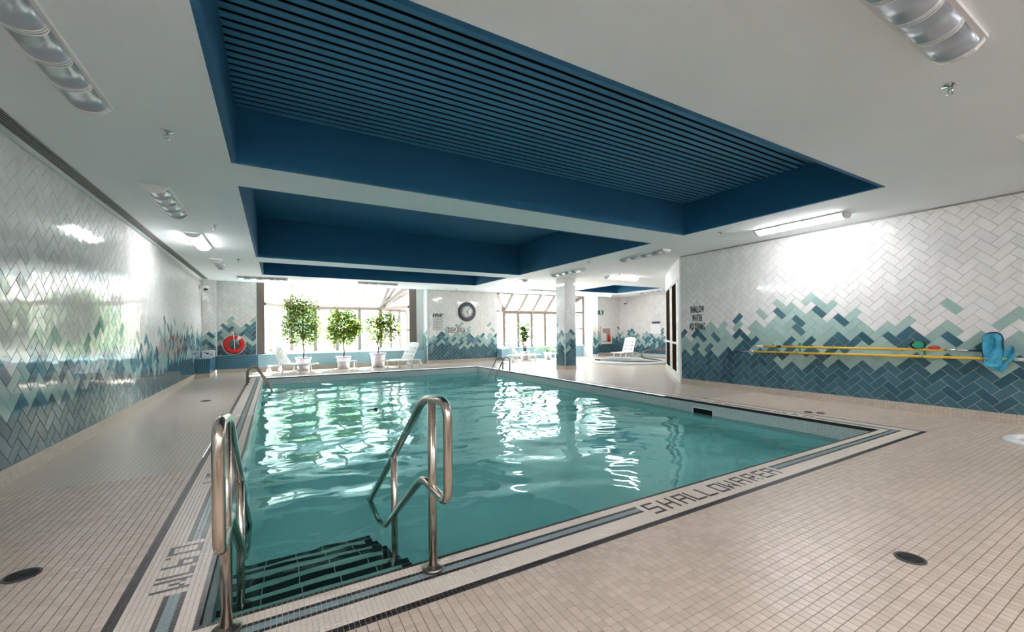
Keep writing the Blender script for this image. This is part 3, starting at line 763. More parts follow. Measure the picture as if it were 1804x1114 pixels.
# ------------------------------------------------------------------ glazed bays
def bay(name, label, x_in0, x_in1, y_in, z_in, xs, y_out, z_eave, z_sill, jambs, door=False):
    w = struct(empty(name), label)
    xo0, xo1 = xs[0], xs[-1]
    bw = 0.11
    for x in xs:                                                  # front posts and roof bars
        MB().bar((x, y_out, z_sill), (x, y_out, z_eave), bw, 0.08, (0, 1, 0)).build('mullion', 'bronze', w)
        MB().bar((x, y_out, z_eave), (x, y_in, z_in), bw, 0.08).build('rafter', 'bronze', w)
    MB().bar((xo0 - 0.03, y_out, z_eave), (xo1 + 0.03, y_out, z_eave), 0.12, 0.14).build('eave_beam', 'bronze', w)
    MB().bar((x_in0, y_in, z_in), (xo0, y_out, z_eave), 0.13, 0.13).build('hip_rafter', 'bronze', w)
    MB().bar((x_in1, y_in, z_in), (xo1, y_out, z_eave), 0.13, 0.13).build('hip_rafter', 'bronze', w)
    MB().bar((x_in0 - .03, y_in, z_in), (x_in1 + .03, y_in, z_in), 0.06, 0.08).build('ridge_beam', 'bronze', w)
    MB().bar((x_in0, y_in, z_eave), (xo0, y_out, z_eave), 0.07, 0.09).build('side_rail', 'bronze', w)
    MB().bar((x_in1, y_in, z_eave), (xo1, y_out, z_eave), 0.07, 0.09).build('side_rail', 'bronze', w)
    MB().bar((x_in1, y_in, 1.25), (xo1, y_out, 1.25), 0.05, 0.05).build('side_rail', 'bronze', w)
    MB().bar((xo0, y_out, z_sill + .03), (xo1, y_out, z_sill + .03), 0.07, 0.06).build('sill_rail', 'white_metal', w)
    MB().bar((x_in0, y_in, z_sill + .03), (xo0, y_out, z_sill + .03), 0.07, 0.06).build('sill_rail', 'white_metal', w)
    MB().bar((x_in1, y_in, z_sill + .03), (xo1, y_out, z_sill + .03), 0.07, 0.06).build('sill_rail', 'white_metal', w)
    for (a, b) in jambs: MB().box(a, b, y_in - 0.06, y_in + 0.08, z_sill, z_in + 0.06).build('jamb', 'bronze_dark', w)
    def pane(pts): m = MB(); m.poly(pts); m.build('pane', 'glass', w)
    for a, b in zip(xs, xs[1:]):
        pane([(a, y_out, z_sill), (b, y_out, z_sill), (b, y_out, z_eave), (a, y_out, z_eave)])
        pane([(a, y_out, z_eave), (b, y_out, z_eave), (b, y_in, z_in), (a, y_in, z_in)])
    for xi, xo in ((x_in0, xo0), (x_in1, xo1)):
        pane([(xi, y_in, z_sill), (xo, y_out, z_sill), (xo, y_out, z_eave), (xi, y_in, z_eave)])
        pane([(xi, y_in, z_eave), (xo, y_out, z_eave), (xi, y_in, z_in)])
        pane([(xi, y_in, z_in), (xo, y_out, z_eave), (xo, y_in, z_in)])
    return w
bay('window_1', 'glazed bay with sloping roof panes behind the three potted trees', -0.28, 4.36, 15.45, 2.88, [0.51, 1.30, 2.05, 2.86, 3.66], 17.0, 2.12, 0.50, [(-0.51, -0.29), (4.38, 4.64)])
b2 = bay('window_2', 'glazed bay with sloping roof panes between the clock wall and the hot tub', 7.86, 12.30, YF + 0.02, 2.74, [8.57, 9.28, 9.98, 10.70, 11.45], 15.72, 2.0, 0.48, [(12.28, 12.46)])
struct(MB().prism([(7.83, 14.95), (12.3, 14.95), (11.5, 15.8), (8.5, 15.8)], 0, 0.48).build('trim_7', 'bench_lit_tone'), 'pale ledge below the second glazed bay')
struct(MB().box(7.80, 8.15, 14.5, 15.0, 0, 0.47).build('trim_8', 'bench_lit_tone'), 'pale blue ledge block at the end of the clock wall')
d1 = struct(empty('door_1'), 'glazed door with dark closer beside the spa pilaster')
m = MB(); m.bar((11.55, 15.62, 0.02), (11.55, 15.62, 2.0), 0.06, 0.06, (0, 1, 0)); m.bar((12.22, 15.02, 0.02), (12.22, 15.02, 2.0), 0.06, 0.06, (0, 1, 0)); m.bar((11.55, 15.62, 2.0), (12.22, 15.02, 2.0), 0.06, 0.06); m.bar((11.55, 15.62, 0.06), (12.22, 15.02, 0.06), 0.06, 0.1); m.bar((11.55, 15.62, 0.95), (12.22, 15.02, 0.95), 0.04, 0.05)
m.build('frame', 'white_metal', d1)
MB().bar((11.7, 15.42, 1.86), (12.15, 15.02, 1.86), 0.06, 0.07).build('closer', 'alu', d1)

# ------------------------------------------------------------------ outside
struct(MB().box(-25, 45, 15.6, 70, -0.12, -0.02).build('ground_patio', 'patio'))
bl = empty('apartment_building', (4, 34, 0)); tag(bl, 'pale building with rows of windows beyond the garden', 'building')
m = MB(); m.box(-16, 12, 0, 6, 0, 11); m.build('wall', 'facade', bl)
wm = MB().box(-0.9, 0.9, -0.06, 0.05, 0, 1.7).mesh('window', ['facade_win'])
fm_ = MB().box(-1.0, 1.0, -0.1, 0.02, -0.1, 0.0).mesh('window_sill', ['white_metal'])
for i in range(7):
    for j in range(3):
        o = link('window', wm, bl); o.location = (-14 + i * 3.9, 0, 1.2 + j * 3.2)
        f_ = link('window_sill', fm_, o)
def leaf_cloud(m, c, rad, n, size, mi_choices=(0,), flat=0.6, shell=0.5, seed=0):
    rnd = random.Random(seed)
    for _ in range(n):
        while True:
            p = Vector((rnd.uniform(-1, 1), rnd.uniform(-1, 1), rnd.uniform(-1, 1)))
            if shell < p.length <= 1: break
        q = Vector((c[0] + p.x * rad[0], c[1] + p.y * rad[1], c[2] + p.z * rad[2]))
        leaf(m, q, size * rnd.uniform(0.7, 1.3), rnd, rnd.choice(mi_choices))
def leaf(m, q, L, rnd, mi, droop=0.5, width=0.42):
    a = rnd.uniform(0, 2 * PI); el = rnd.uniform(-1.2, 0.5) * droop * 2 * 0.7
    t = Vector((math.cos(a) * math.cos(el), math.sin(a) * math.cos(el), math.sin(el)))
    sd = t.cross(Vector((rnd.uniform(-.4, .4), rnd.uniform(-.4, .4), 1))).normalized(); nn = sd.cross(t)
    b = len(m.v)
    m.v += [tuple(q), tuple(q + t * L * 0.45 + sd * L * width * 0.5 + nn * L * 0.06), tuple(q + t * L - nn * L * 0.08), tuple(q + t * L * 0.45 - sd * L * width * 0.5 + nn * L * 0.06)]
    m.face((b, b + 1, b + 2), mi); m.face((b, b + 2, b + 3), mi)
GT = [(-3.5, 22, 2.6, 'broad garden tree outside the bay, nearest the left jamb'), (-0.2, 25, 3.2, 'tall garden tree outside behind the tallest potted tree'), (2.6, 22.5, 2.3, 'round garden tree outside behind the middle potted tree'),
      (6.4, 23, 3.0, 'leafy garden tree outside behind the third potted tree'), (9.5, 26, 2.8, 'garden tree outside behind the clock wall'), (14.5, 24, 2.6, 'garden tree outside behind the broad leaved plant')]
for k, (x, y, h, lab) in enumerate(GT):
    t = empty('garden_tree', (x, y, -0.02)); tag(t, lab, 'tree', 'trees outside the windows')
    MB().tube([(0, 0, 0), (0.05, 0, h * 0.4), (0, 0.05, h * 0.75)], [0.12, 0.09, 0.05], 8).build('trunk', 'bark', t)
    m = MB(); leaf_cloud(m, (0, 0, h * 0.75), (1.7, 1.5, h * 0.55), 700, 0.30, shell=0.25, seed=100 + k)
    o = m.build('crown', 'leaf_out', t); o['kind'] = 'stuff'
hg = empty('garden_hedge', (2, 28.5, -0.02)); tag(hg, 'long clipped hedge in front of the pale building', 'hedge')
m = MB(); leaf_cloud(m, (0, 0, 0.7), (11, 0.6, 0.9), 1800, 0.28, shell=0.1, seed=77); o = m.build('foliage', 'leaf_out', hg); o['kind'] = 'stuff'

# ------------------------------------------------------------------ ceiling lamps
def lens_profile(t0, t1, a0=0.0, a1=PI, n=12, hw=0.092, dp=0.056):
    return [(hw * math.cos(a0 + (a1 - a0) * i / n), -0.022 - dp * math.sin(a0 + (a1 - a0) * i / n)) for i in range(n + 1)]
def lens_strip(m, x0, x1, scale=1.0):
    pr = lens_profile(0, 1); b = len(m.v); n = len(pr)
    for x in (x0, x1): m.v += [(x, p[0] * scale, -0.022 + (p[1] + 0.022) * scale) for p in pr]
    for i in range(n - 1): m.face((b + i, b + i + 1, b + n + i + 1, b + n + i), 0, True)
    m.face([b + i for i in range(n)], 0); m.face([b + n + i for i in range(n)][::-1], 0)
LM = {}
def lamp_meshes():
    h = MB(); h.box(-0.61, 0.61, -0.115, 0.115, -0.022, 0); LM['housing'] = h.mesh('housing', ['white_metal'])
    c = MB(); c.prism([(0.105, 0), (0.105, -0.03), (0.07, -0.066), (0.03, -0.082), (-0.03, -0.082), (-0.07, -0.066), (-0.105, -0.03), (-0.105, 0)], 0, 0.035, axis='x'); LM['end_cap'] = c.mesh('end_cap', ['white_metal'])
    for k in ('lens', 'lens_lit', 'lens_added'):
        s = MB(); lens_strip(s, -0.137, 0.137); LM[k] = s.mesh('lens', [k])
    r = MB()
    for x in (-0.018, 0, 0.018): lens_strip(r, x - 0.004, x + 0.004, 1.03)
    LM['rib'] = r.mesh('rib', ['white_metal'])
lamp_meshes()
def lamp(x, y, axis, lit, label):
    t = empty('ceiling_lamp', (x, y, ZC), 0 if axis == 'x' else PI / 2)
    tag(t, label, 'lamp', 'surface mounted ceiling lamps')
    link('housing', LM['housing'], t)
    for s in (-1, 1):
        o = link('end_cap', LM['end_cap'], t); o.location = (0.575 if s > 0 else -0.61, 0, 0)
    for q in range(4):
        o = link('lens', LM[{0: 'lens', 1: 'lens_lit', 2: 'lens_added'}[int(lit)]], t); o.location = (-0.4275 + q * 0.285, 0, 0)
        if q < 3: r = link('rib', LM['rib'], o); r.location = (0.1425, 0, 0)
    return t
lamp(-1.08, 3.27, 'y', False, 'unlit ribbed ceiling lamp with grey lens above the near left deck')
lamp(-1.09, 6.27, 'y', False, 'unlit ribbed ceiling lamp above the left deck, just before the lit one')
lamp(-1.10, 8.63, 'y', True, 'glowing ceiling lamp close to the white tiled left wall')
lamp(-1.06, 11.2, 'y', False, 'unlit ceiling lamp above the left deck, beyond the glowing one')
lamp(2.76, 0.78, 'x', False, 'unlit silvery ribbed ceiling lamp at the top edge, beside the slatted coffer')
lamp(5.98, 0.80, 'x', False, 'unlit ceiling lamp cut by the right edge of the photo')
for x, y, a, lab in [(0.2, -2.5, 'x', 'added glowing ceiling lamp behind the camera by the back wall, nearest the left wall'), (2.9, -2.5, 'x', 'added glowing ceiling lamp behind the camera at the middle of the back wall'),
                     (5.6, -2.5, 'x', 'added glowing ceiling lamp behind the camera by the back wall, nearest the right wall'), (-1.08, -0.9, 'y', 'added glowing ceiling lamp behind the camera beside the left wall')]:
    lamp(x, y, a, 2, lab)  # added out of view as extra light for the near end
lamp(6.80, 3.25, 'y', True, 'glowing ceiling lamp in front of the poles on the right tiled wall')
lamp(6.68, 6.16, 'y', False, 'unlit ceiling lamp in front of the diagonal glazed partition')
lamp(6.76, 8.85, 'y', False, 'unlit ceiling lamp next to the top of the tiled column')
lamp(6.62, 11.4, 'y', True, 'glowing ceiling lamp between the far coffer and the second glazed bay')
lamp(8.98, 9.10, 'x', True, 'glowing ceiling lamp in front of the small hot tub coffer')
lamp(-0.28, 13.5, 'x', False, 'unlit ceiling lamp near the red life ring alcove')
lamp(2.84, 13.5, 'x', False, 'unlit ceiling lamp above the middle of the window bay')
lamp(8.90, 13.2, 'x', False, 'unlit ceiling lamp above the broad leaved plant')
lamp(12.25, 13.75, 'x', True, 'glowing ceiling lamp beside the exit sign in the spa corner')
lamp(13.15, 11.7, 'y', False, 'unlit ceiling lamp along the far right spa wall')

# linear vent along the left wall
lv = empty('ceiling_vent', (-1.70, 0, ZC)); tag(lv, 'long grey linear air vent in the ceiling along the left wall', 'vent')
m = MB(); m.box(-0.055, 0.055, YB + 0.05, 14.55, -0.002, 0.0); m.build('slot', 'vent_dark', lv)
for q in range(6):
    MB().box(-0.055 + q * 0.0204, -0.055 + q * 0.0204 + 0.008, YB + 0.05, 14.55, -0.012, -0.002).build('blade', 'alu', lv)

# sprinklers
sp = empty('sprinkler_head', (0, 0, 0)); tag(sp, 'x', 'sprinkler', 'ceiling sprinkler heads')
MB().lathe([(0.0, 0), (0.042, -0.001), (0.04, -0.008), (0.014, -0.012), (0.013, -0.03), (0.0, -0.031)], n=16).build('escutcheon', 'chrome', sp)
m = MB(); m.tube([(0.012, 0, -0.028), (0.02, 0, -0.042), (0.004, 0, -0.06)], 0.004, 6); m.tube([(-0.012, 0, -0.028), (-0.02, 0, -0.042), (-0.004, 0, -0.06)], 0.004, 6); m.build('yoke', 'chrome', sp)
MB().lathe([(0.0, -0.058), (0.02, -0.06), (0.02, -0.063), (0.0, -0.064)], n=12).build('deflector', 'chrome', sp)
SP = [(-0.72, 4.14, 'sprinkler head between the two nearest unlit left lamps'), (-0.75, 7.38, 'sprinkler head beside the glowing left lamp'), (3.85, 0.93, 'chrome sprinkler head beside the silvery lamp at the top of the photo'),
      (6.34, 4.19, 'sprinkler head between the slatted coffer and the right lamp'), (6.24, 7.37, 'sprinkler head beside the corner of the middle coffer'), (-0.66, 10.47, 'sprinkler head beside the last left lamp'),
      (5.82, 14.3, 'sprinkler head in front of the clock wall'), (8.44, 8.65, 'sprinkler head above the lamp before the hot tub'), (2.3, 14.3, 'sprinkler head in front of the window bay')]
for k, (x, y, lab) in enumerate(SP):
    if k == 0: sp.location = (x, y, ZC); sp['label'] = lab
    else: dup(sp, (x, y, ZC), 0.4 * k, lab)

# ------------------------------------------------------------------ pool rails
RAD = 0.0205
def hand_rail(x, label, yo=0.0):
    t = empty('pool_handrail', (x, 1.947 + yo, 0)); tag(t, label, 'handrail', 'steel handrails at the pool steps')
    oy = -1.947
    path = [(0, 3.55, -0.245), (0, 2.07, 0.81), (0, 1.735, 0.845), (0, 1.735, 0.385), (0, 2.10, 0.40), (0, 3.12, -0.305), (0, 3.55, -0.245)]
    pts = fillet([(p[0], p[1] + oy, p[2]) for p in path[:2]] + [(p[0], p[1] + oy, p[2]) for p in path[2:]], 0.09, 7)
    MB().tube(pts, RAD, 14).build('rail', 'steel', t)
    po = MB().tube([(0, 0, 0), (0, 0, 0.815)], RAD, 14).build('post', 'steel', t)
    m = MB(); m.lathe([(0.0, 0.0), (0.052, 0.001), (0.052, 0.012), (0.046, 0.017), (0.03, 0.019), (0.028, 0.024), (0.0, 0.024)], n=28); m.build('flange', 'steel_dark', po)
    po = MB().tube([(0, 2.70 + oy, -0.495), (0, 2.70 + oy, 0.36)], RAD * 0.95, 14).build('post', 'steel', t)
    MB().lathe([(0.0, -0.498), (0.055, -0.497), (0.055, -0.478), (0.03, -0.47), (0.0, -0.47)], (0, 2.70 + oy, 0), 24).build('flange', 'steel_dark', po)
    return t
hand_rail(0.658, 'steel handrail on the open side of the pool steps, with its full loop visible')
hand_rail(-0.172, 'steel handrail seen end-on at the near left corner of the pool', 0.0)
def ladder(x, y, sgn, label):
    t = empty('pool_ladder', (x, y, 0)); tag(t, label, 'ladder', 'pool ladders')
    for s in (-0.22, 0.22):
        pts = [(0, s, 0)] + [(-sgn * 0.12 + sgn * 0.12 * math.cos(a), s, 0.27 + 0.12 * math.sin(a)) for a in [PI * k / 10 for k in range(0, 8)]]
        pts += [(-sgn * 0.47, s, -0.12), (-sgn * 0.50, s, -0.22), (-sgn * 0.50, s, -0.95)]
        rl = MB().tube(pts, 0.019, 10).build('rail', 'steel_dark', t)
        MB().lathe([(0.0, 0), (0.042, 0.001), (0.042, 0.01), (0.025, 0.014), (0, 0.014)], (0, s, 0), 18).build('flange', 'steel_dark', rl)
    for z in (-0.3, -0.55, -0.8): MB().box(-sgn * 0.50 - 0.04, -sgn * 0.50 + 0.04, -0.21, 0.21, z - 0.012, z + 0.012).build('tread', 'white_pl', t)
ladder(6.08, 11.02, 1, 'steel ladder on the far right side of the pool')
ladder(-0.56, 11.35, -1, 'steel ladder on the far left side of the pool')
t = empty('floating_thermometer', (1.52, 7.49, WZ)); tag(t, 'small dark float drifting on the pool water', 'float')
MB().lathe([(0, -0.03), (0.03, -0.02), (0.035, 0.005), (0.02, 0.03), (0.0, 0.036)], n=14).build('bulb', 'black_pl', t)
MB().tube([(-0.02, 0, 0.01), (-0.16, -0.03, 0.004)], [0.012, 0.006], 8).build('stem', 'black_pl', t)

# drains
def drain(x, y, r, label, dbl=False):
    t = empty('floor_drain', (x, y, 0.0)); tag(t, label, 'drain', 'round floor drains')
    MB().lathe([(r, 0.0), (r, 0.004), (r * 0.86, 0.005), (r * 0.84, 0.001), (0.0, 0.001)], n=28).build('rim', 'drain_rim', t)
    m = MB()
    for k in range(1, 5): m.lathe([(r * 0.18 * k, 0.0012), (r * 0.18 * k, 0.004), (r * 0.18 * k + r * 0.07, 0.004), (r * 0.18 * k + r * 0.07, 0.0012)], n=24, cap=False)
    m.build('grate', 'vent_dark', t)
    MB().lathe([(r * 0.83, 0.0011), (r * 0.83, 0.0015), (0.0, 0.0015)], n=24).build('hole', 'black_void', t)
drain(2.74, 0.818, 0.062, 'dark round floor drain on the near right deck')
drain(-1.066, 2.904, 0.068, 'dark round floor drain near the left wall in the foreground')
drain(-1.05, 8.88, 0.08, 'small floor drain in the middle of the left deck')
drain(6.44, 2.83, 0.055, 'small floor drain beside the pool corner, the one nearer the tiled wall')
drain(6.38, 2.95, 0.055, 'small floor drain beside the pool corner, the one nearer the clock wall')
# white ring lying on the deck
t = empty('ring_buoy', (6.52, 0.85, 0)); tag(t, 'white ring buoy lying flat on the deck at the right edge', 'ring buoy')
m = MB(); m.lathe([(0.27, 0.0), (0.262, 0.018), (0.28, 0.036), (0.31, 0.042), (0.345, 0.036), (0.365, 0.018), (0.358, 0.0)], n=40, cap=False); m.build('ring', 'white_pl', t)

# ------------------------------------------------------------------ right wall: poles, net, sign
PXW = 7.55
t = empty('skimmer_net_pole', (PXW, 4.28, 0.85)); tag(t, 'upper yellow telescopic pole with turquoise leaf net on the right wall', 'pool pole', 'yellow poles on the wall hooks')
def rel(y, z, x=PXW): return (x - PXW, y - 4.28, z - 0.85)
MB().tube([rel(4.26, 0.848), rel(1.90, 0.858)], 0.0175, 10).build('pole', 'yellow', t)
MB().tube([rel(4.31, 0.848), rel(4.20, 0.848)], 0.0205, 10).build('end_grip', 'white_pl', t)
MB().tube([rel(3.97, 0.849), rel(3.90, 0.849)], 0.0235, 10).build('lock', 'black_pl', t)
MB().tube([rel(1.90, 0.858), rel(1.68, 0.860)], 0.014, 10).build('ferrule', 'chrome', t)
MB().tube([rel(1.70, 0.860), rel(1.56, 0.862)], 0.013, 10).build('socket', 'navy', t)
hoop = fillet([rel(1.56, 0.96), rel(1.555, 1.05), rel(1.50, 1.085), rel(1.43, 1.08), rel(1.40, 1.03), rel(1.40, 0.75), rel(1.44, 0.68), rel(1.50, 0.66), rel(1.55, 0.70), rel(1.56, 0.80), rel(1.56, 0.96)], 0.04, 4)
hp = MB().tube(hoop, 0.009, 8).build('hoop', 'navy', t)
m = MB(); nn = 26; mm_ = 12; rnd = random.Random(5)
cyy, czz = 1.475 - 4.28, 0.87 - 0.85
bag = []
for i in range(nn):
    a = 2 * PI * i / nn; bag.append((cyy + 0.078 * math.copysign(abs(math.cos(a)) ** 0.7, math.cos(a)), czz + 0.205 * math.copysign(abs(math.sin(a)) ** 0.8, math.sin(a))))
for j in range(mm_ + 1):
    tt = j / mm_; 
    for i in range(nn):
        y, z = bag[i]; k = 1 - 0.55 * tt ** 2
        yy = cyy - 0.06 * tt ** 1.5 + (y - cyy) * k; zz = czz - 0.13 * tt + (z - czz) * k
        fold = 0.018 * math.sin(i * 2.1 + j * 0.8) * tt
        m.v.append((-0.03 + 0.085 * math.sin(tt * PI * 0.9) * 0.5 + fold, yy + fold, zz + fold * 0.6))
for j in range(mm_):
    for i in range(nn): a = j * nn + i; b = j * nn + (i + 1) % nn; m.face((a, b, b + nn, a + nn), 0, True)
m.face([mm_ * nn + i for i in range(nn)])
# cloth across the mouth sagging into folds
b0 = len(m.v); gy, gz = 12, 22
for j in range(gz + 1):
    for i in range(gy + 1):
        u = -1 + 2 * i / gy; v = -1 + 2 * j / gz
        y = cyy + 0.076 * u; z = czz + 0.20 * v * (1 - 0.12 * u * u)
        m.v.append((-0.052 + 0.02 * math.sin(3.2 * u + 2.1 * v) + 0.014 * math.sin(5 * v - 2 * u) + 0.03 * (1 - u * u) * (1 - v * v), y, z))
for j in range(gz):
    for i in range(gy): a = b0 + j * (gy + 1) + i; m.face((a, a + 1, a + gy + 2, a + gy + 1), 0, True)
# tail of the bag hanging out to the side
b1 = len(m.v)
for j in range(13):
    tt = j / 12
    for i in range(7):
        u = -1 + i / 3
        y = 1.40 - 4.28 - 0.05 - 0.045 * u - 0.02 * math.sin(tt * 6); z = 0.90 - 0.85 - 0.27 * tt + 0.03 * math.sin(u * 3 + tt * 5)
        m.v.append((-0.03 + 0.025 * math.sin(u * 3.5 + tt * 4), y + 0.05 * tt, z))
for j in range(12):
    for i in range(6): a = b1 + j * 7 + i; m.face((a, a + 1, a + 8, a + 7), 0, True)
m.build('net_bag', 'net', hp)
t = empty('rescue_hook_pole', (PXW, 4.6, 0.75)); tag(t, 'lower yellow pole ending in a dark curved rescue hook on the right wall', 'pool pole', 'yellow poles on the wall hooks')
def rel2(y, z): return (0, y - 4.6, z - 0.75)
MB().tube([rel2(4.37, 0.747), rel2(1.30, 0.768)], 0.0175, 10).build('pole', 'yellow', t)
MB().tube([rel2(4.63, 0.745), rel2(4.36, 0.747)], 0.014, 10).build('ferrule', 'chrome', t)
MB().tube([rel2(1.31, 0.768), rel2(1.24, 0.768)], 0.021, 10).build('end_cap', 'white_pl', t)
crook = fillet([rel2(4.62, 0.745), rel2(4.78, 0.72), rel2(4.92, 0.62), rel2(4.965, 0.48), rel2(4.89, 0.34), rel2(4.76, 0.27)], 0.12, 5)
MB().tube(crook, 0.010, 8).build('hook', 'navy', t)
crook2 = [(p[0] + 0.015, p[1] - 0.03, p[2] - 0.01) for p in fillet([rel2(4.60, 0.745), rel2(4.74, 0.715), rel2(4.85, 0.62), rel2(4.90, 0.48), rel2(4.86, 0.35), rel2(4.77, 0.28)], 0.12, 5)]
MB().tube(crook2, 0.006, 8).build('hook', 'navy', t)
for y, lab in ((3.64, 'green wall hook holding the yellow poles at the rescue hook end'), (2.105, 'green wall hook holding the yellow poles beside the strainer basket')):
    t = empty('pole_hook', (XR, y, 0.80)); tag(t, lab, 'hook', 'pole hooks')
    MB().tube([(0, 0, 0.10), (-0.06, 0, 0.09), (-0.085, 0, 0.05), (-0.06, 0, 0.03), (-0.02, 0, 0.03)], 0.005, 8).build('upper_arm', 'green_pl', t)
    MB().tube([(0, 0, -0.04), (-0.06, 0, -0.05), (-0.088, 0, -0.06), (-0.09, 0, -0.02)], 0.005, 8).build('lower_arm', 'green_pl', t)
    MB().box(-0.008, 0, -0.012, 0.012, -0.07, 0.12).build('plate', 'green_pl', t)
t = empty('strainer_basket', (7.53, 2.15, 0.92)); tag(t, 'round green strainer basket with black rim resting on the poles', 'basket')
m = MB(); m.tube([(0, 0.072 * math.cos(a), 0.048 * math.sin(a)) for a in [2 * PI * k / 24 for k in range(24)]], 0.012, 8, closed=True); m.build('rim', 'black_pl', t)
m = MB(); m.lathe([(0.055, -0.012), (0.058, 0.0), (0.045, 0.02), (0.02, 0.035), (0, 0.038)], (0, -0.01, 0), 20, axis='x'); m.build('bowl', 'green_pl', t)
t = empty('rope_coil', (7.54, 1.99, 0.885)); tag(t, 'small red coil of cord tucked above the upper pole', 'cord')
m = MB()
for q in range(3): m.tube([(0.004 * q - 0.01, 0.055 * math.cos(a) * (1 - q * .1), 0.014 * math.sin(a) + 0.004 * q) for a in [2 * PI * k / 18 for k in range(18)]], 0.006, 6, closed=True)
m.build('coil', 'red', t)
SX = XR - TT - 0.004
MBs = MB(); MBs.box(SX, XR - TT - 0.001, 5.385, 5.775, 1.12, 1.30)
o = text_mesh('safety_sign', 'SHALLOW\nWATER\nNO DIVING', 0.36, 0.50, 'print', lambda u, v, w: Vector((SX - w, 5.755 - u, 1.15 + v)), bold=0.026, spacing=1.35)
tag(o, 'black capital lettering SHALLOW WATER NO DIVING on the right tiled wall', 'sign')

# ------------------------------------------------------------------ far wall things
SY = YF - TT - 0.003
t = empty('wall_clock', (6.49, SY, 1.94)); tag(t, 'large round dark rimmed clock on the far tiled wall', 'clock')
MB().lathe([(0.24, -0.045), (0.27, -0.06), (0.36, -0.05), (0.375, -0.02), (0.37, 0.0)], n=48, axis='y', cap=False).build('rim', 'clock_rim', t)
cf = MB().lathe([(0.245, -0.03), (0.245, -0.034), (0.0, -0.034)], n=40, axis='y').build('face', 'clock_face', t)
for k in range(12):
    a = PI * k / 6; q = MB(); r0 = 0.185 if k % 3 else 0.17
    q.bar((r0 * math.sin(a), -0.036, r0 * math.cos(a)), (0.215 * math.sin(a), -0.036, 0.215 * math.cos(a)), 0.02, 0.004, (0, 1, 0)); q.build('hour_mark', 'print', cf)
def hand(a, L, w): MB().bar((-0.05 * math.sin(a), -0.04, -0.05 * math.cos(a)), (L * math.sin(a), -0.04, L * math.cos(a)), w, 0.004, (0, 1, 0)).build('hand', 'print', t)
hand(0.6, 0.17, 0.016); hand(2.6, 0.12, 0.02)
o = text_mesh('depth_sign', 'DEEP AREA', 0.70, 0.20, 'print', lambda u, v, w: Vector((5.71 + u, SY - w, 1.13 + v)), bold=0.026, spacing=1.3)
tag(o, 'black capital lettering DEEP AREA on the far tiled wall below the clock', 'sign')
t = empty('rules_notice', (5.30, SY, 1.5)); tag(t, 'small grey block of pool rules lettering beside the clock wall corner', 'sign')
rnd = random.Random(9)
for k in range(10):
    m = MB(); z = 0.30 - k * 0.06; x = -0.2 + rnd.uniform(0, 0.03); hgt = 0.05 if k < 2 else 0.028
    while x < 0.18:
        L = rnd.uniform(0.03, 0.09); m.box(x, min(x + L, 0.21), -0.002, 0, z, z + hgt); x += L + 0.018
    m.build('text_line', 'print' if k < 2 else 'grey_print', t)
# life ring
t = empty('life_ring', (-1.08, 15.10, 0.85)); tag(t, 'red life ring with white rope hanging above the blue mosaic bench', 'life ring')
MB().tube([(0.205 * math.cos(a), 0, 0.205 * math.sin(a)) for a in [2 * PI * k / 40 for k in range(40)]], 0.068, 14, closed=True).build('ring', 'red', t); rg = t.children[0]
m = MB(); m.tube([(0.205 * math.cos(a), 0, 0.205 * math.sin(a)) for a in [0.75, 0.85, 0.95, 1.05, 1.15]], 0.071, 14); m.build('white_band', 'white_pl', rg)
m = MB(); m.tube([(0.30 * math.cos(a) * (1 + 0.05 * math.sin(3 * a)), -0.03, 0.30 * math.sin(a) - 0.01) for a in [2 * PI * k / 40 for k in range(40)]], 0.009, 6, closed=True); m.build('grab_rope', 'rope', t)
m = MB(); m.tube([(0.02, -0.08, -0.17), (0.015, -0.085, 0.05), (0.0, -0.08, 0.22), (-0.02, 0.02, 0.36), (-0.03, 0.085, 0.42)], 0.011, 6); m.tube([(-0.07, -0.05, 0.2), (-0.03, 0.05, 0.42)], 0.01, 6); m.build('hanging_rope', 'rope', t)
m = MB(); m.tube([(-0.03, 0.09, 0.34), (-0.03, 0.04, 0.36), (-0.03, 0.04, 0.46), (-0.03, 0.09, 0.47)], 0.012, 6); m.build('hook', 'steel_dark', t)
# first-aid box
t = empty('first_aid_box', (-1.66, 14.62, 0.511)); tag(t, 'white first aid box with carrying handle on the corner bench', 'first aid box')
m = MB(); m.prism([(-0.14, 0), (0.14, 0), (0.15, 0.02), (0.15, 0.175), (0.135, 0.195), (-0.135, 0.195), (-0.15, 0.175), (-0.15, 0.02)], -0.05, 0.05, axis='y'); cs = m.build('case', 'white_pl', t)
MB().tube(fillet([(-0.05, 0, 0.19), (-0.045, 0, 0.235), (0.045, 0, 0.235), (0.05, 0, 0.19)], 0.02, 4), 0.008, 8).build('handle', 'white_pl', t)
m = MB(); m.box(-0.035, 0.0, -0.0525, -0.05, 0.08, 0.125); m.box(-0.055, 0.02, -0.0525, -0.05, 0.092, 0.112); m.build('emblem', 'navy', cs)
m = MB(); m.box(-0.10, -0.05, -0.0525, -0.05, 0.125, 0.145); m.box(0.02, 0.11, -0.0525, -0.05, 0.07, 0.085); m.build('print', 'print', cs)
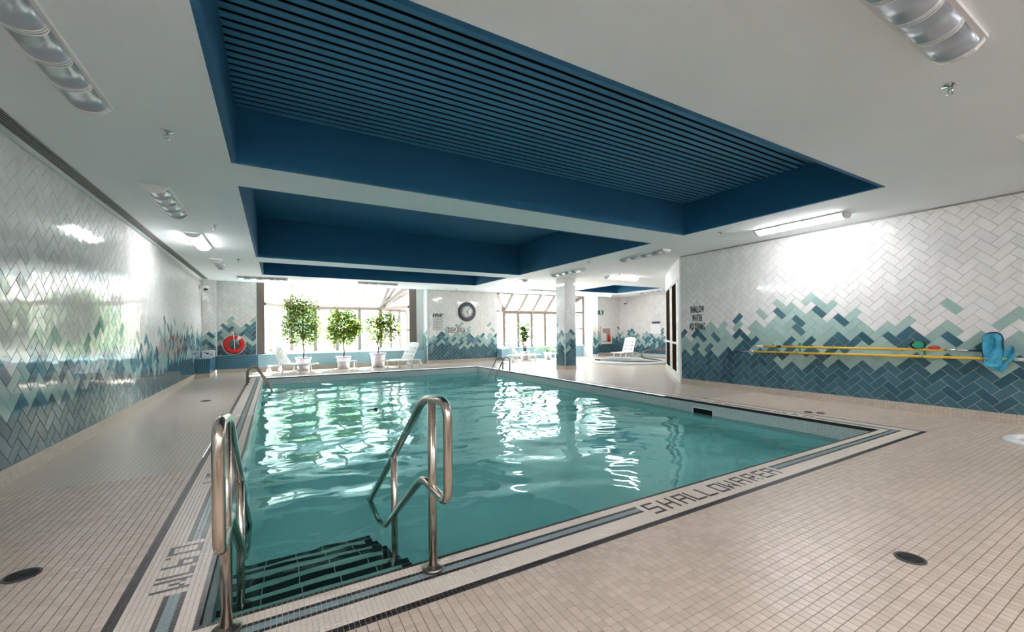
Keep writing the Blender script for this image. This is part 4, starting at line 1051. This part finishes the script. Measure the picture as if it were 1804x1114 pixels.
# security cameras
def dome(x, y, z, dx, dy, label, conduit):
    t = empty('security_camera', (x, y, z)); tag(t, label, 'camera', 'security cameras')
    MB().box(min(0, dx) * 0.22 - 0.04 if dx else -0.05, max(0, dx) * 0.22 + 0.04 if dx else 0.05, -0.05, 0.05, -0.04, 0.06).build('bracket', 'white_metal', t)
    c = (dx * 0.22, dy * 0.16, -0.01)
    MB().lathe([(0.0, 0.07), (0.05, 0.06), (0.075, 0.02), (0.075, -0.01), (0.0, -0.01)], c, 20).build('housing', 'white_pl', t)
    MB().lathe([(0.06, -0.01), (0.055, -0.04), (0.035, -0.06), (0.0, -0.068)], c, 20).build('dome', 'black_pl', t)
    if conduit: MB().tube([(0.0, 0.0, 0.05), (0.02, 0, 0.14), (-0.03, 0, 0.22)], 0.008, 6).build('cable', 'alu', t)
dome(-1.78, 14.3, 2.46, 0.5, 0, 'white dome security camera high in the far left corner', True)
dome(14.52, 14.4, 2.47, -0.5, 0, 'security camera high on the spa wall above the white lounger', False)

# spa wall things
t = empty('hose_cabinet', (13.72, 15.0, 0.94)); tag(t, 'recessed cabinet with white frame on the spa wall below the exit sign', 'cabinet')
m = MB(); m.box(-0.34, 0.34, -0.06, 0, 0.32, 0.42); m.box(-0.34, 0.34, -0.06, 0, -0.42, -0.32); m.box(-0.34, -0.25, -0.06, 0, -0.32, 0.32); m.box(0.25, 0.34, -0.06, 0, -0.32, 0.32); m.build('frame', 'white_metal', t)
MB().box(-0.25, 0.25, -0.025, -0.01, -0.32, 0.32).build('back_panel', 'niche', t)
MB().lathe([(0, -0.3), (0.06, -0.3), (0.06, -0.05), (0.03, 0.0), (0.03, 0.05), (0, 0.05)], (0.14, -0.09, 0), 16).build('extinguisher', 'red', t)
MB().box(-0.22, 0.0, -0.05, -0.02, -0.28, 0.1).build('hose_rack', 'white_metal', t)
t = empty('exit_sign', (13.38, 14.97, 2.03)); tag(t, 'small green and white exit sign on the spa wall', 'sign')
MB().box(-0.16, 0.16, -0.03, 0.02, -0.09, 0.09).build('panel', 'exit_green', t)
m = MB(); m.box(-0.045, 0.045, -0.033, -0.03, -0.08, 0.08); m.build('pictogram', 'white_pl', t)
t = empty('alarm_pull', (13.15, 14.985, 1.18)); tag(t, 'small red alarm pull station beside the recessed cabinet', 'alarm')
MB().box(-0.05, 0.05, -0.04, 0.01, -0.07, 0.07).build('body', 'red', t); MB().box(-0.03, 0.03, -0.05, -0.04, -0.02, 0.01).build('handle', 'white_pl', t)
t = empty('spa_notice', (14.59, 12.75, 1.3)); tag(t, 'white spa rules notice with dark heading on the far right wall', 'sign')
MB().box(-0.015, 0, -0.28, 0.28, -0.3, 0.12).build('panel', 'white_pl', t)
m = MB(); rnd = random.Random(3); y = -0.24
while y < 0.22: L = rnd.uniform(0.03, 0.08); m.box(-0.012, -0.008, y, y + L, 0.15, 0.24); y += L + 0.02
m.build('heading', 'print', t)
# hot tub
t = empty('hot_tub', (11.25, 11.05, 0)); tag(t, 'round sunken hot tub with raised white rim in the spa corner', 'hot tub')
MB().lathe([(1.15, 0.0), (1.15, 0.06), (1.20, 0.085), (1.34, 0.085), (1.38, 0.06), (1.38, 0.0)], n=56).build('rim', 'tub', t)
MB().lathe([(1.15, 0.045), (1.15, 0.05), (0.0, 0.05)], n=48).build('water', 'tub_water', t)
MB().lathe([(1.149, 0.004), (1.149, 0.008), (0.0, 0.008)], n=48).build('basin', 'tub', t)
MB().box(-1.22, -1.12, 0.32, 0.5, 0.086, 0.13).build('drain_cover', 'black_pl', t)
t = empty('spa_handrail', (11.6, 9.85, 0)); tag(t, 'looped steel grab rail at the edge of the hot tub', 'handrail')
for dx in (0, 0.16):
    MB().tube(fillet([(0.02 + dx, -0.2, 0), (0.02 + dx, -0.2, 0.48), (-0.35, 0.15, 0.50), (-0.62, 0.4, 0.40), (-0.58, 0.4, 0.2), (-0.1, 0.0, 0.12), (0.0, -0.05, 0.0)] if dx == 0 else [(0.18, -0.2, 0), (0.17, -0.2, 0.5), (-0.05, -0.02, 0.56), (-0.30, 0.14, 0.505)], 0.12, 6), 0.02, 10).build('rail', 'steel_dark', t)

# ------------------------------------------------------------------ plants
def pot(t, rt, rb, h):
    MB().lathe([(0.0, 0.0), (rb, 0.001), (rb + (rt - rb) * 0.85, h * 0.84), (rt + 0.012, h * 0.86), (rt + 0.014, h), (rt - 0.012, h), (rt - 0.02, h * 0.92), (0.0, h * 0.92)], n=28).build('pot', 'pot', t)
    pt = t.children[-1]
    MB().lathe([(rt - 0.022, h * 0.921), (rt - 0.022, h * 0.925), (0.0, h * 0.935)], n=20).build('soil', 'soil', pt)
def ficus(loc, label, rt, h, crown_c, crown_r, n, size, mats, seed, stem_h, lump=7):
    t = empty('potted_tree', loc); tag(t, label, 'potted tree', 'potted trees in the window bay'); pot(t, rt, rt * 0.74, h)
    rnd = random.Random(seed)
    MB().tube([(0, 0, h * 0.9), (0.02, 0.0, h + (stem_h - h) * 0.4), (-0.01, 0.01, stem_h), (crown_c[0] * 0.6, 0, crown_c[2])], [0.022, 0.018, 0.015, 0.008], 8).build('trunk', 'bark', t)
    m = MB(); tips = []
    for k in range(lump):
        a = 2 * PI * k / lump + rnd.uniform(-.4, .4); r = rnd.uniform(0.35, 0.75); zz = rnd.uniform(-0.55, 0.75)
        e_ = Vector((crown_c[0] + crown_r[0] * r * math.cos(a), crown_r[1] * r * math.sin(a), crown_c[2] + crown_r[2] * zz)); tips.append(e_)
        s_ = Vector((0, 0, stem_h + rnd.uniform(-0.02, 0.12))); mid = s_.lerp(e_, 0.5) + Vector((0, 0, 0.06))
        m.tube([s_, mid, e_], [0.012, 0.008, 0.004], 6)
    m.build('branches', 'bark', t)
    m = MB()
    for k, tp in enumerate(tips): leaf_cloud(m, tp, (crown_r[0] * 0.46, crown_r[1] * 0.5, crown_r[2] * 0.42), n // (2 * lump), size, range(len(mats)), shell=0.05, seed=seed + k)
    leaf_cloud(m, crown_c, crown_r, n // 2, size, range(len(mats)), shell=0.3, seed=seed + 50)
    o = m.build('foliage', mats, t); o['kind'] = 'stuff'
    return t
ficus((0.77, 14.62, 0), 'tallest potted fig tree with dense green crown behind the left white lounger', 0.225, 0.40, (-0.05, 0, 1.60), (0.62, 0.5, 0.88), 3400, 0.105, ['leaf_a', 'leaf_b'], 201, 0.90, 9)
ficus((1.95, 14.58, 0), 'middle potted fig tree with drooping leaves behind the small white table', 0.225, 0.39, (0.0, 0, 1.38), (0.53, 0.45, 0.64), 1700, 0.135, ['leaf_a', 'leaf_b', 'leaf_b'], 301, 0.80, 8)
ficus((3.02, 14.45, 0), 'potted fig tree with sparse yellow green leaves in the largest pot beside the right lounger', 0.255, 0.47, (0.2, 0, 1.30), (0.64, 0.45, 0.60), 1200, 0.135, ['leaf_b', 'leaf_b', 'leaf_a'], 401, 0.82, 8)
# broad leaved plant
t = empty('broad_leaf_plant', (8.82, 14.4, 0)); tag(t, 'broad leaved potted plant behind the lounger in the second bay', 'potted plant'); pot(t, 0.2, 0.15, 0.36)
rnd = random.Random(12)
for k in range(3): MB().tube([((k - 1) * 0.04, 0, 0.3), ((k - 1) * 0.07, 0.02, 0.8), ((k - 1) * 0.16, 0.02, 1.15)], [0.02, 0.018, 0.012], 8).build('stem', 'bark', t)
def big_leaf(q, a, el, L, wd):
    tdir = Vector((math.cos(a) * math.cos(el), math.sin(a) * math.cos(el), math.sin(el))); sd = tdir.cross(Vector((0, 0, 1))).normalized(); nn = sd.cross(tdir)
    m = MB(); N_ = 6
    for i in range(N_ + 1):
        u = i / N_; wv_ = wd * math.sin(PI * (0.06 + 0.94 * u) ** 0.8) if i < N_ else 0.003
        c = q + tdir * L * u - Vector((0, 0, 1)) * L * 0.35 * u * u
        for s in (-1, 0, 1): m.v.append(tuple(c + sd * wv_ * s + nn * (0.25 * wv_ * abs(s))))
    for i in range(N_):
        for s in range(2): b = i * 3 + s; m.face((b, b + 1, b + 4, b + 3), 0, True)
    return m
for k in range(54):
    st_ = k % 3 - 1; z = 0.72 + 0.72 * ((k * 0.618) % 1); q = Vector((st_ * (0.05 + 0.12 * (z - 0.5)), 0, z))
    big_leaf(q, rnd.uniform(0, 2 * PI), rnd.uniform(0.0, 0.9), rnd.uniform(0.26, 0.38), rnd.uniform(0.08, 0.115)).build('leaf', 'leaf_c', t)
# palm on the small table side
t = empty('potted_palm', (9.72, 14.1, 0)); tag(t, 'small potted palm with arching fronds beside the tiled column', 'potted plant'); pot(t, 0.16, 0.12, 0.30)
for k in range(11):
    a = 2 * PI * k / 11 + rnd.uniform(-.2, .2); L = rnd.uniform(0.5, 0.7); m = MB(); up_ = rnd.uniform(0.45, 0.75)
    prev = []
    for i in range(15):
        u = i / 14; c = Vector((math.cos(a) * L * u, math.sin(a) * L * u, 0.3 + up_ * u * 1.3 - 0.75 * u * u))
        prev.append(c)
    m.tube(prev, [0.008] * 8 + [0.005] * 7, 5)
    sd = Vector((-math.sin(a), math.cos(a), 0))
    for i in range(3, 15):
        for s in (-1, 1):
            c = prev[i]; tip = c + sd * s * 0.16 * math.sin(PI * (i + 1) / 17) + Vector((math.cos(a), math.sin(a), 0)) * 0.07 - Vector((0, 0, 0.05))
            d = Vector((math.cos(a), math.sin(a), 0)) * 0.014; b = len(m.v); m.v += [tuple(c - d), tuple(c + d), tuple(tip)]; m.face((b, b + 1, b + 2))
    m.build('frond', 'leaf_palm', t)

# ------------------------------------------------------------------ loungers and tables
def lounger(loc, rz, label, ang=0.98):
    """head end towards -x, foot end towards +x"""
    t = empty('sun_lounger', loc, rz); tag(t, label, 'sun lounger', 'white plastic sun loungers')
    zs = 0.24; w = 0.28
    for s in (-1, 1):
        MB().tube([(-0.55, s * w, 0.21), (-0.3, s * w, 0.235), (0.3, s * w, 0.235), (0.62, s * w, 0.25), (0.70, s * w, 0.235)], [0.022, 0.026, 0.026, 0.024, 0.016], 8).build('side_rail', 'white_pl', t)
        MB().tube([(0.42, s * w, 0.235), (0.45, s * w, 0.10), (0.42, s * w, 0.0)], [0.026, 0.022, 0.02], 8).build('leg', 'white_pl', t)
        MB().tube([(-0.10, s * w, 0.235), (-0.08, s * w, 0.10), (-0.13, s * w, 0.0)], [0.026, 0.022, 0.02], 8).build('leg', 'white_pl', t)
        m = MB(); m.lathe([(0.0, -0.02), (0.07, -0.02), (0.075, 0), (0.07, 0.02), (0, 0.02)], (-0.52, s * w, 0.077), 18, axis='y'); wl = m.build('wheel', 'white_pl', t)
        MB().tube([(-0.52, s * w, 0.08), (-0.5, s * w, 0.21)], 0.02, 8).build('leg', 'white_pl', t)
    for q in range(9):
        x = -0.14 + q * 0.09; MB().box(x, x + 0.075, -w + 0.02, w - 0.02, zs - 0.012, zs + 0.006).build('slat', 'white_pl', t)
    # raised back: panel with rows of slots
    b = MB(); c, s = math.cos(ang), math.sin(ang)
    def bp(u, y, n): return (-0.16 - u * c - n * s, y, zs + u * s - n * c)
    def slab(u0, u1, y0, y1, n0=-0.014, n1=0.014):
        i = len(b.v)
        for n in (n0, n1): b.v.extend([bp(u0, y0, n), bp(u1, y0, n), bp(u1, y1, n), bp(u0, y1, n)])
        for q in ((3, 2, 1, 0), (4, 5, 6, 7), (0, 1, 5, 4), (1, 2, 6, 5), (2, 3, 7, 6), (3, 0, 4, 7)): b.face([i + k for k in q])
    ue = [0, 0.12, 0.16, 0.28, 0.32, 0.44, 0.48, 0.58]
    for k in range(0, 8, 2): slab(ue[k], ue[k + 1] , -0.255, 0.255)
    for k in range(1, 7, 2):
        for y0, y1 in ((-0.255, -0.19), (-0.10, -0.03), (0.03, 0.10), (0.19, 0.255)): slab(ue[k], ue[k + 1], y0, y1)
    i = len(b.v); top = [(0.58, -0.255), (0.64, -0.235), (0.68, -0.17), (0.69, 0), (0.68, 0.17), (0.64, 0.235), (0.58, 0.255)]
    for n in (-0.014, 0.014): b.v.extend([bp(u, y, n) for u, y in top])
    b.face([i + k for k in range(7)]); b.face([i + 7 + k for k in range(7)][::-1])
    for k in range(6): b.face((i + k, i + k + 1, i + 8 + k, i + 7 + k))
    b.build('backrest', 'white_pl', t)
    MB().tube([bp(0.4, 0, 0.03), (-0.38, 0, 0.2)], 0.014, 6).build('prop', 'white_pl', t)
    return t
lounger((0.42, 14.0, 0), -0.58, 'white plastic lounger in front of the tallest potted tree')
lounger((3.74, 13.95, 0), PI + 0.52, 'white plastic lounger at the right end of the window bay')
lounger((8.42, 13.95, 0), -0.15, 'white plastic lounger in front of the broad leaved plant', 0.75)
lounger((12.75, 12.75, 0), PI + 0.25, 'white plastic lounger behind the hot tub', 1.15)
def table(loc, label, w, d, h):
    t = empty('side_table', loc); tag(t, label, 'table', 'white plastic side tables')
    m = MB(); m.prism([(-w / 2 + .02, -d / 2), (w / 2 - .02, -d / 2), (w / 2, -d / 2 + .02), (w / 2, d / 2 - .02), (w / 2 - .02, d / 2), (-w / 2 + .02, d / 2), (-w / 2, d / 2 - .02), (-w / 2, -d / 2 + .02)], h - 0.022, h); m.build('table_top', 'white_pl', t)
    for sx in (-1, 1):
        for sy in (-1, 1): MB().tube([(sx * (w / 2 - 0.05), sy * (d / 2 - 0.05), h - 0.02), (sx * (w / 2 - 0.03), sy * (d / 2 - 0.03), 0)], [0.02, 0.015], 8).build('leg', 'white_pl', t)
table((1.97, 13.98, 0), 'small white plastic table in front of the middle potted tree', 0.56, 0.42, 0.28)
table((9.40, 13.25, 0), 'small white plastic table between the palm and the tiled column', 0.5, 0.42, 0.30)
